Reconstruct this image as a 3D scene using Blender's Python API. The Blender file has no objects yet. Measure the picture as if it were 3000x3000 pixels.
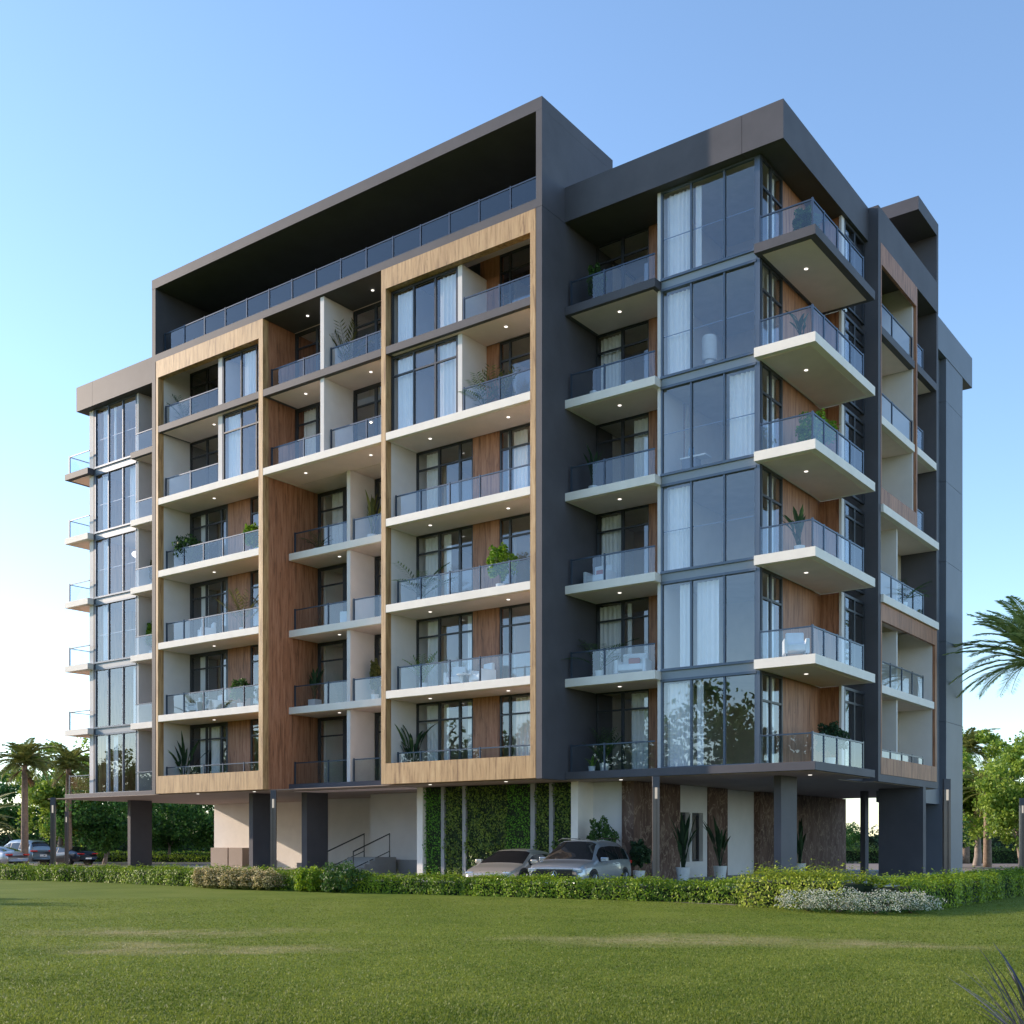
import bpy, math, random
import numpy as np
from mathutils import Vector, Matrix
R=math.radians
scn=bpy.context.scene
COL=scn.collection
rng=np.random.default_rng(7); random.seed(7)

# ------------------------------------------------------------------ materials
MATS={}
def new_mat(name):
    m=bpy.data.materials.new(name); m.use_nodes=True
    nt=m.node_tree; nt.nodes.clear()
    out=nt.nodes.new('ShaderNodeOutputMaterial')
    MATS[name]=m
    return m,nt,out
def N(nt,t,**kw):
    n=nt.nodes.new(t)
    for k,v in kw.items():
        if k in n.inputs: n.inputs[k].default_value=v
        else: setattr(n,k,v)
    return n
def coords(nt,scale=(1,1,1),obj=True):
    tc=N(nt,'ShaderNodeTexCoord'); mp=N(nt,'ShaderNodeMapping')
    mp.inputs['Scale'].default_value=scale
    nt.links.new(tc.outputs['Object'],mp.inputs['Vector'])
    return mp.outputs['Vector']
def ramp(nt,fac,stops):
    r=N(nt,'ShaderNodeValToRGB'); e=r.color_ramp.elements
    while len(e)<len(stops): e.new(.5)
    for i,(p,c) in enumerate(stops):
        e[i].position=p; e[i].color=(*c,1)
    nt.links.new(fac,r.inputs['Fac']); return r.outputs['Color']
def plain(name,c,rough=.6,metal=0,var=.12,sc=1.5,bump=.0,bsc=40,spec=.5,joints=None):
    m,nt,out=new_mat(name)
    b=N(nt,'ShaderNodeBsdfPrincipled'); b.inputs['Roughness'].default_value=rough
    b.inputs['Metallic'].default_value=metal; b.inputs['Specular IOR Level'].default_value=spec
    v=coords(nt)
    n=N(nt,'ShaderNodeTexNoise',Scale=sc,Detail=6.0,Roughness=.6); nt.links.new(v,n.inputs['Vector'])
    lo=tuple(max(0,x*(1-var)) for x in c); hi=tuple(min(1,x*(1+var)) for x in c)
    colr=ramp(nt,n.outputs['Fac'],[(.3,lo),(.7,hi)])
    nt.links.new(colr,b.inputs['Base Color'])
    if bump:
        n2=N(nt,'ShaderNodeTexNoise',Scale=bsc,Detail=3.0); nt.links.new(v,n2.inputs['Vector'])
        bp=N(nt,'ShaderNodeBump',Strength=bump,Distance=.02); nt.links.new(n2.outputs['Fac'],bp.inputs['Height'])
        nt.links.new(bp.outputs['Normal'],b.inputs['Normal'])
    nt.links.new(b.outputs['BSDF'],out.inputs['Surface'])
    return m
def veined(name,c1,c2,c3,scale,rough=.55,bump=.25,sharp=(.35,.5,.68),knots=True):
    m,nt,out=new_mat(name)
    b=N(nt,'ShaderNodeBsdfPrincipled'); b.inputs['Roughness'].default_value=rough
    v=coords(nt,scale)
    n=N(nt,'ShaderNodeTexNoise',Scale=1.0,Detail=9.0,Roughness=.68); n.inputs['Distortion'].default_value=.5
    nt.links.new(v,n.inputs['Vector'])
    col=ramp(nt,n.outputs['Fac'],[(sharp[0],c1),(sharp[1],c2),(sharp[2],c3)])
    v2=coords(nt,(.6,.6,.25)); n2=N(nt,'ShaderNodeTexNoise',Scale=1.0,Detail=2.0); nt.links.new(v2,n2.inputs['Vector'])
    mx=N(nt,'ShaderNodeMix',data_type='RGBA',blend_type='MULTIPLY'); mx.inputs[0].default_value=.6
    g=ramp(nt,n2.outputs['Fac'],[(.3,(.72,.7,.68)),(.7,(1,1,1))])
    nt.links.new(col,mx.inputs[6]); nt.links.new(g,mx.inputs[7])
    last=mx.outputs[2]
    if knots:
        v3=coords(nt,(3,3,1.6)); vo=N(nt,'ShaderNodeTexVoronoi',Scale=1.0); nt.links.new(v3,vo.inputs['Vector'])
        k=ramp(nt,vo.outputs['Distance'],[(.02,(.35,.28,.22)),(.07,(1,1,1))])
        m2=N(nt,'ShaderNodeMix',data_type='RGBA',blend_type='MULTIPLY'); m2.inputs[0].default_value=.8
        nt.links.new(last,m2.inputs[6]); nt.links.new(k,m2.inputs[7]); last=m2.outputs[2]
    nt.links.new(last,b.inputs['Base Color'])
    bp=N(nt,'ShaderNodeBump',Strength=bump,Distance=.02); nt.links.new(n.outputs['Fac'],bp.inputs['Height'])
    nt.links.new(bp.outputs['Normal'],b.inputs['Normal'])
    nt.links.new(b.outputs['BSDF'],out.inputs['Surface'])
    return m
def glass(name,tint,base,rough=.0,ior=1.5,wav=.0):
    m,nt,out=new_mat(name)
    t=N(nt,'ShaderNodeBsdfTransparent'); t.inputs['Color'].default_value=(*tint,1)
    g=N(nt,'ShaderNodeBsdfGlossy'); g.inputs['Roughness'].default_value=rough; g.inputs['Color'].default_value=(.92,.95,1,1)
    f=N(nt,'ShaderNodeFresnel'); ge=N(nt,'ShaderNodeNewGeometry')
    io=N(nt,'ShaderNodeMath',operation='MULTIPLY_ADD'); io.inputs[1].default_value=1/ior-ior; io.inputs[2].default_value=ior
    nt.links.new(ge.outputs['Backfacing'],io.inputs[0]); nt.links.new(io.outputs[0],f.inputs['IOR'])
    a=N(nt,'ShaderNodeMath',operation='MULTIPLY_ADD'); a.inputs[1].default_value=1-base; a.inputs[2].default_value=base
    a.use_clamp=True
    nt.links.new(f.outputs[0],a.inputs[0])
    if wav:
        v=coords(nt,(.5,.5,.35)); n=N(nt,'ShaderNodeTexNoise',Scale=1.0,Detail=1.0); nt.links.new(v,n.inputs['Vector'])
        bp=N(nt,'ShaderNodeBump',Strength=wav,Distance=.02); nt.links.new(n.outputs['Fac'],bp.inputs['Height'])
        nt.links.new(bp.outputs['Normal'],g.inputs['Normal'])
    mx=N(nt,'ShaderNodeMixShader'); nt.links.new(a.outputs[0],mx.inputs[0])
    nt.links.new(t.outputs[0],mx.inputs[1]); nt.links.new(g.outputs[0],mx.inputs[2])
    nt.links.new(mx.outputs[0],out.inputs['Surface'])
    return m
def leafmat(name,c1,c2,sc=.8,trans=.35,rough=.55):
    m,nt,out=new_mat(name)
    v=coords(nt); n=N(nt,'ShaderNodeTexNoise',Scale=sc,Detail=4.0,Roughness=.7); nt.links.new(v,n.inputs['Vector'])
    gi=N(nt,'ShaderNodeNewGeometry')
    ad=N(nt,'ShaderNodeMath',operation='MULTIPLY_ADD'); ad.inputs[1].default_value=.45; ad.inputs[2].default_value=-.22
    nt.links.new(gi.outputs['Random Per Island'],ad.inputs[0])
    sm=N(nt,'ShaderNodeMath',operation='ADD'); nt.links.new(ad.outputs[0],sm.inputs[0]); nt.links.new(n.outputs['Fac'],sm.inputs[1])
    col=ramp(nt,sm.outputs[0],[(.3,c1),(.7,c2)])
    b=N(nt,'ShaderNodeBsdfPrincipled'); b.inputs['Roughness'].default_value=rough; b.inputs['Specular IOR Level'].default_value=.35
    nt.links.new(col,b.inputs['Base Color'])
    tr=N(nt,'ShaderNodeBsdfTranslucent'); nt.links.new(col,tr.inputs['Color'])
    mx=N(nt,'ShaderNodeMixShader'); mx.inputs[0].default_value=trans
    nt.links.new(b.outputs[0],mx.inputs[1]); nt.links.new(tr.outputs[0],mx.inputs[2])
    nt.links.new(mx.outputs[0],out.inputs['Surface'])
    return m
def emit(name,c,s):
    m,nt,out=new_mat(name); e=N(nt,'ShaderNodeEmission'); e.inputs['Color'].default_value=(*c,1); e.inputs['Strength'].default_value=s
    nt.links.new(e.outputs[0],out.inputs['Surface']); return m

M_dark=plain('dark_panel',(.092,.087,.100),rough=.6,var=.14,sc=.7,spec=.3)
M_dark_skylit=plain('skylit_dark_panel',(.155,.165,.195),rough=.5,var=.08,sc=.7,spec=.4)  # dark panel lightened and blued: sky light put into the colour
M_white=plain('white_plaster',(.70,.66,.65),rough=.8,var=.05,sc=1.2,bump=.08)
M_cream=plain('cream_concrete',(.86,.785,.72),rough=.75,var=.05,sc=1.5,bump=.08)
M_soffit=plain('soffit_paint',(.82,.67,.645),rough=.8,var=.05)
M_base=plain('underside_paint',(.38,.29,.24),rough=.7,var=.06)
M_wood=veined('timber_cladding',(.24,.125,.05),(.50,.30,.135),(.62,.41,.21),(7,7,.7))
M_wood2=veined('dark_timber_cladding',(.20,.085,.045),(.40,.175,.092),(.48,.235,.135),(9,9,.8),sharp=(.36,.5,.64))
def marble(name):
    m,nt,out=new_mat(name); b=N(nt,'ShaderNodeBsdfPrincipled'); b.inputs['Roughness'].default_value=.75; b.inputs['Specular IOR Level'].default_value=.12
    v=coords(nt,(1.6,1.6,.8)); last=None
    n=N(nt,'ShaderNodeTexNoise',Scale=1.3,Detail=9.0,Roughness=.7); nt.links.new(v,n.inputs['Vector'])
    c=ramp(nt,n.outputs['Fac'],[(.3,(.09,.052,.042)),(.5,(.15,.092,.074)),(.7,(.21,.135,.11))])
    n2=N(nt,'ShaderNodeTexNoise',Scale=1.5,Detail=6.0,Roughness=.62); n2.inputs['Distortion'].default_value=.8; nt.links.new(v,n2.inputs['Vector'])
    f=ramp(nt,n2.outputs['Fac'],[(.475,(0,0,0)),(.5,(1,1,1)),(.525,(0,0,0))])
    mx=N(nt,'ShaderNodeMix',data_type='RGBA'); nt.links.new(f,mx.inputs[0]); nt.links.new(c,mx.inputs[6]); mx.inputs[7].default_value=(.36,.26,.20,1)
    nt.links.new(mx.outputs[2],b.inputs['Base Color']); nt.links.new(b.outputs[0],out.inputs['Surface']); return m
M_marble=marble('brown_marble')
M_frame=plain('window_metal',(.045,.047,.055),rough=.4,metal=.3,var=.1)
M_blueframe=plain('facade_metal',(.10,.125,.17),rough=.35,metal=.3,var=.06)
M_spandrel=plain('spandrel_panel',(.25,.28,.32),rough=.4,var=.05)
M_rail=plain('railing_metal',(.06,.08,.115),rough=.35,metal=.5,var=.08)
M_glass=glass('window_glass',(.97,.98,.98),.09,wav=.03)
M_fglass=glass('facade_glass',(.96,.97,.99),.10,wav=.03)
M_rglass=glass('railing_glass',(.87,.92,.95),.05)
M_curtain=leafmat('curtain_fabric',(.90,.89,.90),(.97,.96,.97),trans=.1,rough=.9)
M_room=plain('room_paint',(.62,.50,.38),rough=.85,var=.08)
M_roomw=plain('room_white_paint',(.78,.74,.70),rough=.85,var=.05)
M_floor=plain('interior_floor',(.5,.43,.36),rough=.5)
M_podium=plain('podium_paving',(.32,.31,.31),rough=.7,var=.08,sc=2,bump=.1)
M_light=emit('lamp_glow',(1,.95,.85),.8)
M_pot=plain('white_pot',(.7,.7,.7),rough=.5)
M_cush=plain('white_cushion',(.75,.76,.78),rough=.85)
M_red=plain('red_cushion',(.45,.1,.08),rough=.85)
M_leafG=leafmat('leaf_green',(.03,.075,.018),(.10,.19,.04))
M_leafB=leafmat('leaf_bright',(.08,.19,.01),(.26,.42,.03))
M_leafD=leafmat('leaf_dark',(.018,.045,.02),(.05,.10,.04))
M_leafY=leafmat('leaf_olive',(.08,.09,.02),(.26,.25,.07))
M_stem=plain('stem_bark',(.16,.12,.08),rough=.9,var=.3,sc=6,bump=.5)
M_bark=plain('grey_bark',(.27,.22,.19),rough=.9,var=.3,sc=3,bump=.6,bsc=12)
M_palmbark=plain('palm_bark',(.22,.16,.12),rough=.9,var=.35,sc=5,bump=.8,bsc=9)
M_treeD=leafmat('tree_foliage_dark',(.03,.10,.025),(.11,.26,.05),sc=.5)
M_treeG=leafmat('tree_foliage_green',(.12,.22,.03),(.36,.48,.07),sc=.5)
M_palmL=leafmat('palm_frond',(.08,.13,.03),(.34,.36,.10),sc=.7,trans=.25)
M_palmDry=leafmat('dry_frond',(.16,.10,.05),(.34,.22,.11),sc=.7,trans=.25)
M_hedge=leafmat('hedge_leaf',(.07,.15,.012),(.36,.48,.03),sc=1.1)
M_hedgeY=leafmat('hedge_leaf_yellow',(.13,.2,.015),(.46,.52,.05),sc=1.1)
M_straw=leafmat('straw_flower',(.38,.29,.14),(.78,.66,.38),sc=1.5)
M_wflower=leafmat('white_flower',(.45,.45,.36),(.8,.8,.68),sc=3)
M_hcore=plain('hedge_twigs',(.018,.03,.01),rough=1,var=.4,sc=3)
M_gw1=leafmat('green_wall_leaf',(.04,.15,.008),(.14,.36,.02),sc=2,trans=.15)
M_gw2=leafmat('green_wall_leaf_olive',(.025,.07,.012),(.19,.26,.03),sc=1.0,trans=.15)
M_purple=leafmat('purple_blade',(.045,.05,.075),(.22,.19,.30),sc=2,trans=.1,rough=.35)

M_tyre=plain('tyre_rubber',(.02,.02,.02),rough=.85)
M_rim=plain('alloy_rim',(.35,.36,.38),rough=.3,metal=.9)
M_black=plain('black_trim',(.015,.015,.018),rough=.3)
M_plate=plain('number_plate_white',(.75,.75,.75),rough=.5)
M_chrome=plain('chrome',(.7,.7,.72),rough=.12,metal=1)
M_lamp=plain('headlight_lens',(.65,.68,.72),rough=.08,metal=.4)
M_tail=plain('tail_light_lens',(.5,.015,.015),rough=.15)
M_carglass=plain('car_glass',(.012,.014,.017),rough=.03,spec=.9)
def carpaint(name,c,metal=.55):
    m,nt,out=new_mat(name)
    b=N(nt,'ShaderNodeBsdfPrincipled'); b.inputs['Base Color'].default_value=(*c,1); b.inputs['Metallic'].default_value=metal
    b.inputs['Roughness'].default_value=.32; b.inputs['Coat Weight'].default_value=1; b.inputs['Coat Roughness'].default_value=.04
    nt.links.new(b.outputs[0],out.inputs['Surface']); return m
P_suv=carpaint('paint_grey_blue',(.36,.39,.43)); P_sed=carpaint('paint_champagne',(.68,.60,.52)); P_silver=carpaint('paint_silver',(.42,.43,.45))
P_teal=carpaint('paint_slate',(.22,.29,.33)); P_navy=carpaint('paint_navy',(.03,.04,.06))

# lawn
def dry_patches(nt,v,src):
    tc=N(nt,'ShaderNodeTexCoord'); last=None
    wn=N(nt,'ShaderNodeTexNoise',Scale=.35,Detail=4.0); nt.links.new(tc.outputs['Object'],wn.inputs['Vector'])
    wv=N(nt,'ShaderNodeVectorMath',operation='MULTIPLY_ADD'); nt.links.new(wn.outputs['Color'],wv.inputs[0]); wv.inputs[1].default_value=(5,5,0)
    ws=N(nt,'ShaderNodeVectorMath',operation='SUBTRACT'); nt.links.new(tc.outputs['Object'],ws.inputs[0]); ws.inputs[1].default_value=(2.5,2.5,0); nt.links.new(ws.outputs[0],wv.inputs[2])
    for (cx,cy,a,rx,ry) in ((13.2,-14.6,.55,3.6,1.5),(4.6,-18.6,.75,3.6,1.6),(8.8,-19.6,.5,2.0,1.1),(16.2,-13.4,.8,1.8,1.2),(6.8,-20.4,.6,1.8,1.0)):
        mp=N(nt,'ShaderNodeMapping'); mp.vector_type='TEXTURE'
        mp.inputs['Location'].default_value=(cx,cy,0); mp.inputs['Rotation'].default_value=(0,0,a); mp.inputs['Scale'].default_value=(rx,ry,50)
        nt.links.new(wv.outputs[0],mp.inputs['Vector'])
        ln=N(nt,'ShaderNodeVectorMath',operation='LENGTH'); nt.links.new(mp.outputs[0],ln.inputs[0])
        mr=N(nt,'ShaderNodeMapRange'); mr.inputs[1].default_value=.1; mr.inputs[2].default_value=1; mr.inputs[3].default_value=1; mr.inputs[4].default_value=0
        nt.links.new(ln.outputs['Value'],mr.inputs[0])
        if last is None: last=mr.outputs[0]
        else:
            mm=N(nt,'ShaderNodeMath',operation='MAXIMUM'); nt.links.new(last,mm.inputs[0]); nt.links.new(mr.outputs[0],mm.inputs[1]); last=mm.outputs[0]
    n4=N(nt,'ShaderNodeTexNoise',Scale=1.1,Detail=9.0,Roughness=.75); nt.links.new(v,n4.inputs['Vector'])
    s=N(nt,'ShaderNodeMapRange'); s.inputs[1].default_value=.36; s.inputs[2].default_value=.52; nt.links.new(n4.outputs['Fac'],s.inputs[0])
    mu=N(nt,'ShaderNodeMath',operation='MULTIPLY'); nt.links.new(last,mu.inputs[0]); nt.links.new(s.outputs[0],mu.inputs[1])
    mu2=N(nt,'ShaderNodeMath',operation='MULTIPLY'); mu2.inputs[1].default_value=.8; nt.links.new(mu.outputs[0],mu2.inputs[0])
    m2=N(nt,'ShaderNodeMix',data_type='RGBA'); nt.links.new(mu2.outputs[0],m2.inputs[0]); nt.links.new(src,m2.inputs[6]); m2.inputs[7].default_value=(.36,.31,.15,1)
    return m2.outputs[2]
def lawn_mat():
    m,nt,out=new_mat('lawn_turf')
    b=N(nt,'ShaderNodeBsdfPrincipled'); b.inputs['Roughness'].default_value=.85; b.inputs['Specular IOR Level'].default_value=.15
    v=coords(nt)
    n=N(nt,'ShaderNodeTexNoise',Scale=.35,Detail=8.0,Roughness=.65); nt.links.new(v,n.inputs['Vector'])
    c=ramp(nt,n.outputs['Fac'],[(.3,(.105,.16,.012)),(.5,(.155,.205,.02)),(.72,(.21,.24,.042))])
    n3=N(nt,'ShaderNodeTexNoise',Scale=22.0,Detail=6.0,Roughness=.8); nt.links.new(v,n3.inputs['Vector'])
    g=ramp(nt,n3.outputs['Fac'],[(.3,(.45,.5,.45)),(.7,(1.35,1.3,1.3))])
    mx=N(nt,'ShaderNodeMix',data_type='RGBA',blend_type='MULTIPLY'); mx.inputs[0].default_value=1
    nt.links.new(c,mx.inputs[6]); nt.links.new(g,mx.inputs[7])
    nt.links.new(dry_patches(nt,v,mx.outputs[2]),b.inputs['Base Color'])
    bp=N(nt,'ShaderNodeBump',Strength=.7,Distance=.05); nt.links.new(n3.outputs['Fac'],bp.inputs['Height']); nt.links.new(bp.outputs[0],b.inputs['Normal'])
    nt.links.new(b.outputs[0],out.inputs['Surface']); return m
M_lawn=lawn_mat()
M_blade=leafmat('grass_blade',(.082,.122,.01),(.25,.285,.045),sc=.4,trans=.45)
nt=M_blade.node_tree
_r=[x for x in nt.nodes if x.type=='VALTORGB'][0]; _o=dry_patches(nt,coords(nt),_r.outputs[0])
for x in nt.nodes:
    if x.type=='BSDF_PRINCIPLED': nt.links.new(_o,x.inputs['Base Color'])
    if x.type=='BSDF_TRANSLUCENT': nt.links.new(_o,x.inputs['Color'])
M_road=plain('road_asphalt',(.22,.175,.15),rough=.85,var=.12,sc=1.2,bump=.2,bsc=60)
M_kerb=plain('kerb_stone',(.42,.38,.34),rough=.8,var=.1)
M_soil=plain('soil',(.07,.055,.03),rough=1,var=.4,sc=5,bump=.5)

# ------------------------------------------------------------------ mesh helpers
class MB:
    def __init__(s): s.v=[]; s.f=[]; s.smooth=False
    def box(s,x0,x1,y0,y1,z0,z1):
        if x0>x1:x0,x1=x1,x0
        if y0>y1:y0,y1=y1,y0
        if z0>z1:z0,z1=z1,z0
        b=len(s.v)
        s.v+=[(x0,y0,z0),(x1,y0,z0),(x1,y1,z0),(x0,y1,z0),(x0,y0,z1),(x1,y0,z1),(x1,y1,z1),(x0,y1,z1)]
        s.f+=[(b,b+3,b+2,b+1),(b+4,b+5,b+6,b+7),(b,b+1,b+5,b+4),(b+1,b+2,b+6,b+5),(b+2,b+3,b+7,b+6),(b+3,b,b+4,b+7)]
        return s
    def quad(s,a,b_,c,d):
        b=len(s.v); s.v+=[tuple(a),tuple(b_),tuple(c),tuple(d)]; s.f.append((b,b+1,b+2,b+3)); return s
    def tube(s,pts,rad,n=8,cap=True):
        pts=[Vector(p) for p in pts]
        if not hasattr(rad,'__len__'): rad=[rad]*len(pts)
        b=len(s.v)
        for i,p in enumerate(pts):
            d=(pts[min(i+1,len(pts)-1)]-pts[max(i-1,0)])
            if d.length<1e-6: d=Vector((0,0,1))
            d.normalize(); a=d.orthogonal() if abs(d.z)<.9 else d.cross(Vector((1,0,0)));
            if abs(d.z)<.9: a=d.cross(Vector((0,0,1)))
            a.normalize(); c=d.cross(a)
            for k in range(n):
                t=2*math.pi*k/n; q=p+(a*math.cos(t)+c*math.sin(t))*rad[i]; s.v.append(tuple(q))
        for i in range(len(pts)-1):
            for k in range(n):
                k2=(k+1)%n; s.f.append((b+i*n+k,b+i*n+k2,b+(i+1)*n+k2,b+(i+1)*n+k))
        if cap:
            s.f.append(tuple(b+k for k in range(n))[::-1]); s.f.append(tuple(b+(len(pts)-1)*n+k for k in range(n)))
        return s
    def lathe(s,cx,cy,prof,n=20):
        b=len(s.v)
        for r,z in prof:
            for k in range(n):
                t=2*math.pi*k/n; s.v.append((cx+r*math.cos(t),cy+r*math.sin(t),z))
        for i in range(len(prof)-1):
            for k in range(n):
                k2=(k+1)%n; s.f.append((b+i*n+k,b+i*n+k2,b+(i+1)*n+k2,b+(i+1)*n+k))
        s.f.append(tuple(b+k for k in range(n))[::-1]); s.f.append(tuple(b+(len(prof)-1)*n+k for k in range(n)))
        return s
    def torus(s,c,axis,R_,r,n=24,m=8):
        axis=Vector(axis).normalized(); a=axis.orthogonal().normalized(); bb=axis.cross(a); c=Vector(c); b=len(s.v)
        for i in range(n):
            t=2*math.pi*i/n; d=a*math.cos(t)+bb*math.sin(t)
            for k in range(m):
                u=2*math.pi*k/m; s.v.append(tuple(c+d*(R_+r*math.cos(u))+axis*(r*math.sin(u))))
        for i in range(n):
            for k in range(m):
                s.f.append((b+i*m+k,b+((i+1)%n)*m+k,b+((i+1)%n)*m+(k+1)%m,b+i*m+(k+1)%m))
        return s
    def build(s,name,mat,parent=None,smooth=False,loc=None,bevel=0):
        me=bpy.data.meshes.new(name); me.from_pydata(s.v,[],s.f); me.update()
        me.materials.append(mat)
        if smooth: me.polygons.foreach_set('use_smooth',[True]*len(me.polygons))
        o=bpy.data.objects.new(name,me); COL.objects.link(o)
        if parent: o.parent=parent
        if loc: o.location=loc
        if bevel:
            bm=o.modifiers.new('Bevel','BEVEL'); bm.width=bevel; bm.segments=2; bm.limit_method='ANGLE'
        return o
def npmesh(name,V,F,mat,parent=None,smooth=False):
    V=np.asarray(V,dtype=np.float32); F=np.asarray(F,dtype=np.int32)
    me=bpy.data.meshes.new(name); k=F.shape[1]
    me.vertices.add(len(V)); me.vertices.foreach_set('co',V.ravel())
    me.loops.add(F.size); me.loops.foreach_set('vertex_index',F.ravel())
    me.polygons.add(len(F)); me.polygons.foreach_set('loop_start',np.arange(0,F.size,k,dtype=np.int32))
    me.update(calc_edges=True); me.materials.append(mat)
    if smooth: me.polygons.foreach_set('use_smooth',[True]*len(F))
    o=bpy.data.objects.new(name,me); COL.objects.link(o)
    if parent: o.parent=parent
    return o
def leaf_quads(P,size,up=.3,aspect=.55,rg=None,normals=None):
    """diamond leaves at points P (n,3)"""
    rg=rg or rng; n=len(P)
    size=np.broadcast_to(size,(n,))[:,None]
    d=rg.normal(size=(n,3)); d[:,2]+=up
    if normals is not None:
        nn=normals+rg.normal(size=(n,3))*.45; nn/=np.linalg.norm(nn,axis=1)[:,None]
        d-=(d*nn).sum(1)[:,None]*nn; d/=np.linalg.norm(d,axis=1)[:,None]; e=np.cross(nn,d)
    else:
        d/=np.linalg.norm(d,axis=1)[:,None]
        e=rg.normal(size=(n,3)); e-= (e*d).sum(1)[:,None]*d; e/=np.linalg.norm(e,axis=1)[:,None]
    sz=size*rg.uniform(.6,1.3,(n,1))
    a=P-d*sz*.5; b=P+e*sz*aspect*.5; c=P+d*sz*.5; g=P-e*sz*aspect*.5
    V=np.stack([a,b,c,g],1).reshape(-1,3); F=np.arange(4*n).reshape(n,4)
    return V,F
def tag(o,label=None,cat=None,group=None,kind=None):
    if label: o['label']=label
    if cat: o['category']=cat
    if group: o['group']=group
    if kind: o['kind']=kind
    return o
def empty(name,loc,rz=0):
    o=bpy.data.objects.new(name,None); COL.objects.link(o); o.location=loc; o.rotation_euler=(0,0,rz); o.empty_display_size=.3
    return o
def copy_tree(o,parent=None):
    c=o.copy(); COL.objects.link(c)
    if parent: c.parent=parent
    for ch in list(o.children): copy_tree(ch,c)
    return c

# ------------------------------------------------------------------ camera
th=math.atan(2485/3356)
cam=bpy.data.cameras.new('camera'); camo=bpy.data.objects.new('camera',cam); COL.objects.link(camo)
CX,CY,EYE=22.0195,-31.4197,1.6
camo.location=(CX,CY,EYE); camo.rotation_euler=(R(90),0,th)
cam.sensor_fit='HORIZONTAL'; cam.sensor_width=36; cam.lens=36*3356/3000; cam.shift_y=970/3000
cam.clip_end=2000; cam.clip_start=.1
scn.camera=camo

# ------------------------------------------------------------------ world and sun
SAZ=R(14); SEL=R(19)        # the sun stands to the left of the facade
sd=Vector((-math.cos(SAZ)*math.cos(SEL),-math.sin(SAZ)*math.cos(SEL),math.sin(SEL)))
w=bpy.data.worlds.new('World'); scn.world=w; w.use_nodes=True; nt=w.node_tree
bg=nt.nodes['Background']; sky=nt.nodes.new('ShaderNodeTexSky'); sky.sky_type='NISHITA'; sky.sun_disc=False
sky.sun_elevation=SEL; sky.sun_rotation=math.atan2(sd.x,sd.y); sky.air_density=.95; sky.dust_density=.2; sky.ozone_density=2.4; sky.altitude=0
nt.links.new(sky.outputs[0],bg.inputs['Color']); bg.inputs['Strength'].default_value=.15
sl=bpy.data.lights.new('sun','SUN'); sl.energy=2.9; sl.angle=R(.6); sl.color=(1,.82,.64)
so=bpy.data.objects.new('sun',sl); COL.objects.link(so); so.rotation_euler=sd.to_track_quat('Z','Y').to_euler(); so.location=(0,0,60)

# ------------------------------------------------------------------ ground
def flat(name,pts,z,mat,kind='structure'):
    n=len(pts); V=[(x,y,z) for x,y in pts]
    me=bpy.data.meshes.new(name); me.from_pydata(V,[],[tuple(range(n))]); me.materials.append(mat)
    o=bpy.data.objects.new(name,me); COL.objects.link(o); o['kind']=kind; return o
flat('ground',[(-900,-900),(900,-900),(900,900),(-900,900)],-.02,M_soil)
flat('lawn',[(-60,-80),(60,-80),(60,40),(13.3,40),(13.3,-4.9),(9,-4.3),(6,-3.7),(-4,-4.5),(-12,-4.2),(-19,-3.9),(-60,-4.9)],0,M_lawn)
flat('road',[(-140,-6),(13.2,-6),(13.2,62),(60,90),(-140,90)],-.004,M_road)
F=[None,4.05,7.25,10.45,13.65,16.85,20.05,23.25]   # storey levels
o=MB().box(-30,1.2,-.2,24,-.1,.3).box(1.2,8.3,1.5,24,-.1,.3).build('podium',M_podium); o['kind']='structure'
mb=MB().box(-60,-29.9,28.2,28.5,-.05,.12); 
# kerbs beyond the road (left and right) follow the planted strips
def strip(p0,p1,wd,z0,z1):
    p0=Vector((*p0,0)); p1=Vector((*p1,0)); d=(p1-p0).normalized(); n=Vector((-d.y,d.x,0))*wd*.5
    b=len(mb.v)
    for q in (p0-n,p1-n,p1+n,p0+n): mb.v.append((q.x,q.y,z0))
    for q in (p0-n,p1-n,p1+n,p0+n): mb.v.append((q.x,q.y,z1))
    mb.f+= [(b,b+3,b+2,b+1),(b+4,b+5,b+6,b+7),(b,b+1,b+5,b+4),(b+1,b+2,b+6,b+5),(b+2,b+3,b+7,b+6),(b+3,b,b+4,b+7)]
mb=MB(); strip((-66,16.5),(-44,28),.3,-.05,.13); strip((-16,53),(12,75.5),.3,-.05,.14)
o=mb.build('kerb',M_kerb); o['kind']='structure'

# ------------------------------------------------------------------ the building
B=empty('apartment_building',(-10.5,12,0)); tag(B,'six-storey apartment block with dark frame, timber panels and glass balconies','building')
Bi=Matrix.Translation((10.5,-12,0))
def bp_(mb,name,mat,smooth=False,parent=None,label=None,bevel=0):
    """part of the building (coordinates given in world)"""
    o=mb.build(name,mat,parent or B,smooth,bevel=bevel)
    if parent is None or parent is B: o.matrix_parent_inverse=Bi
    if label: o['label']=label
    return o
LIN=-21.17
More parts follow.
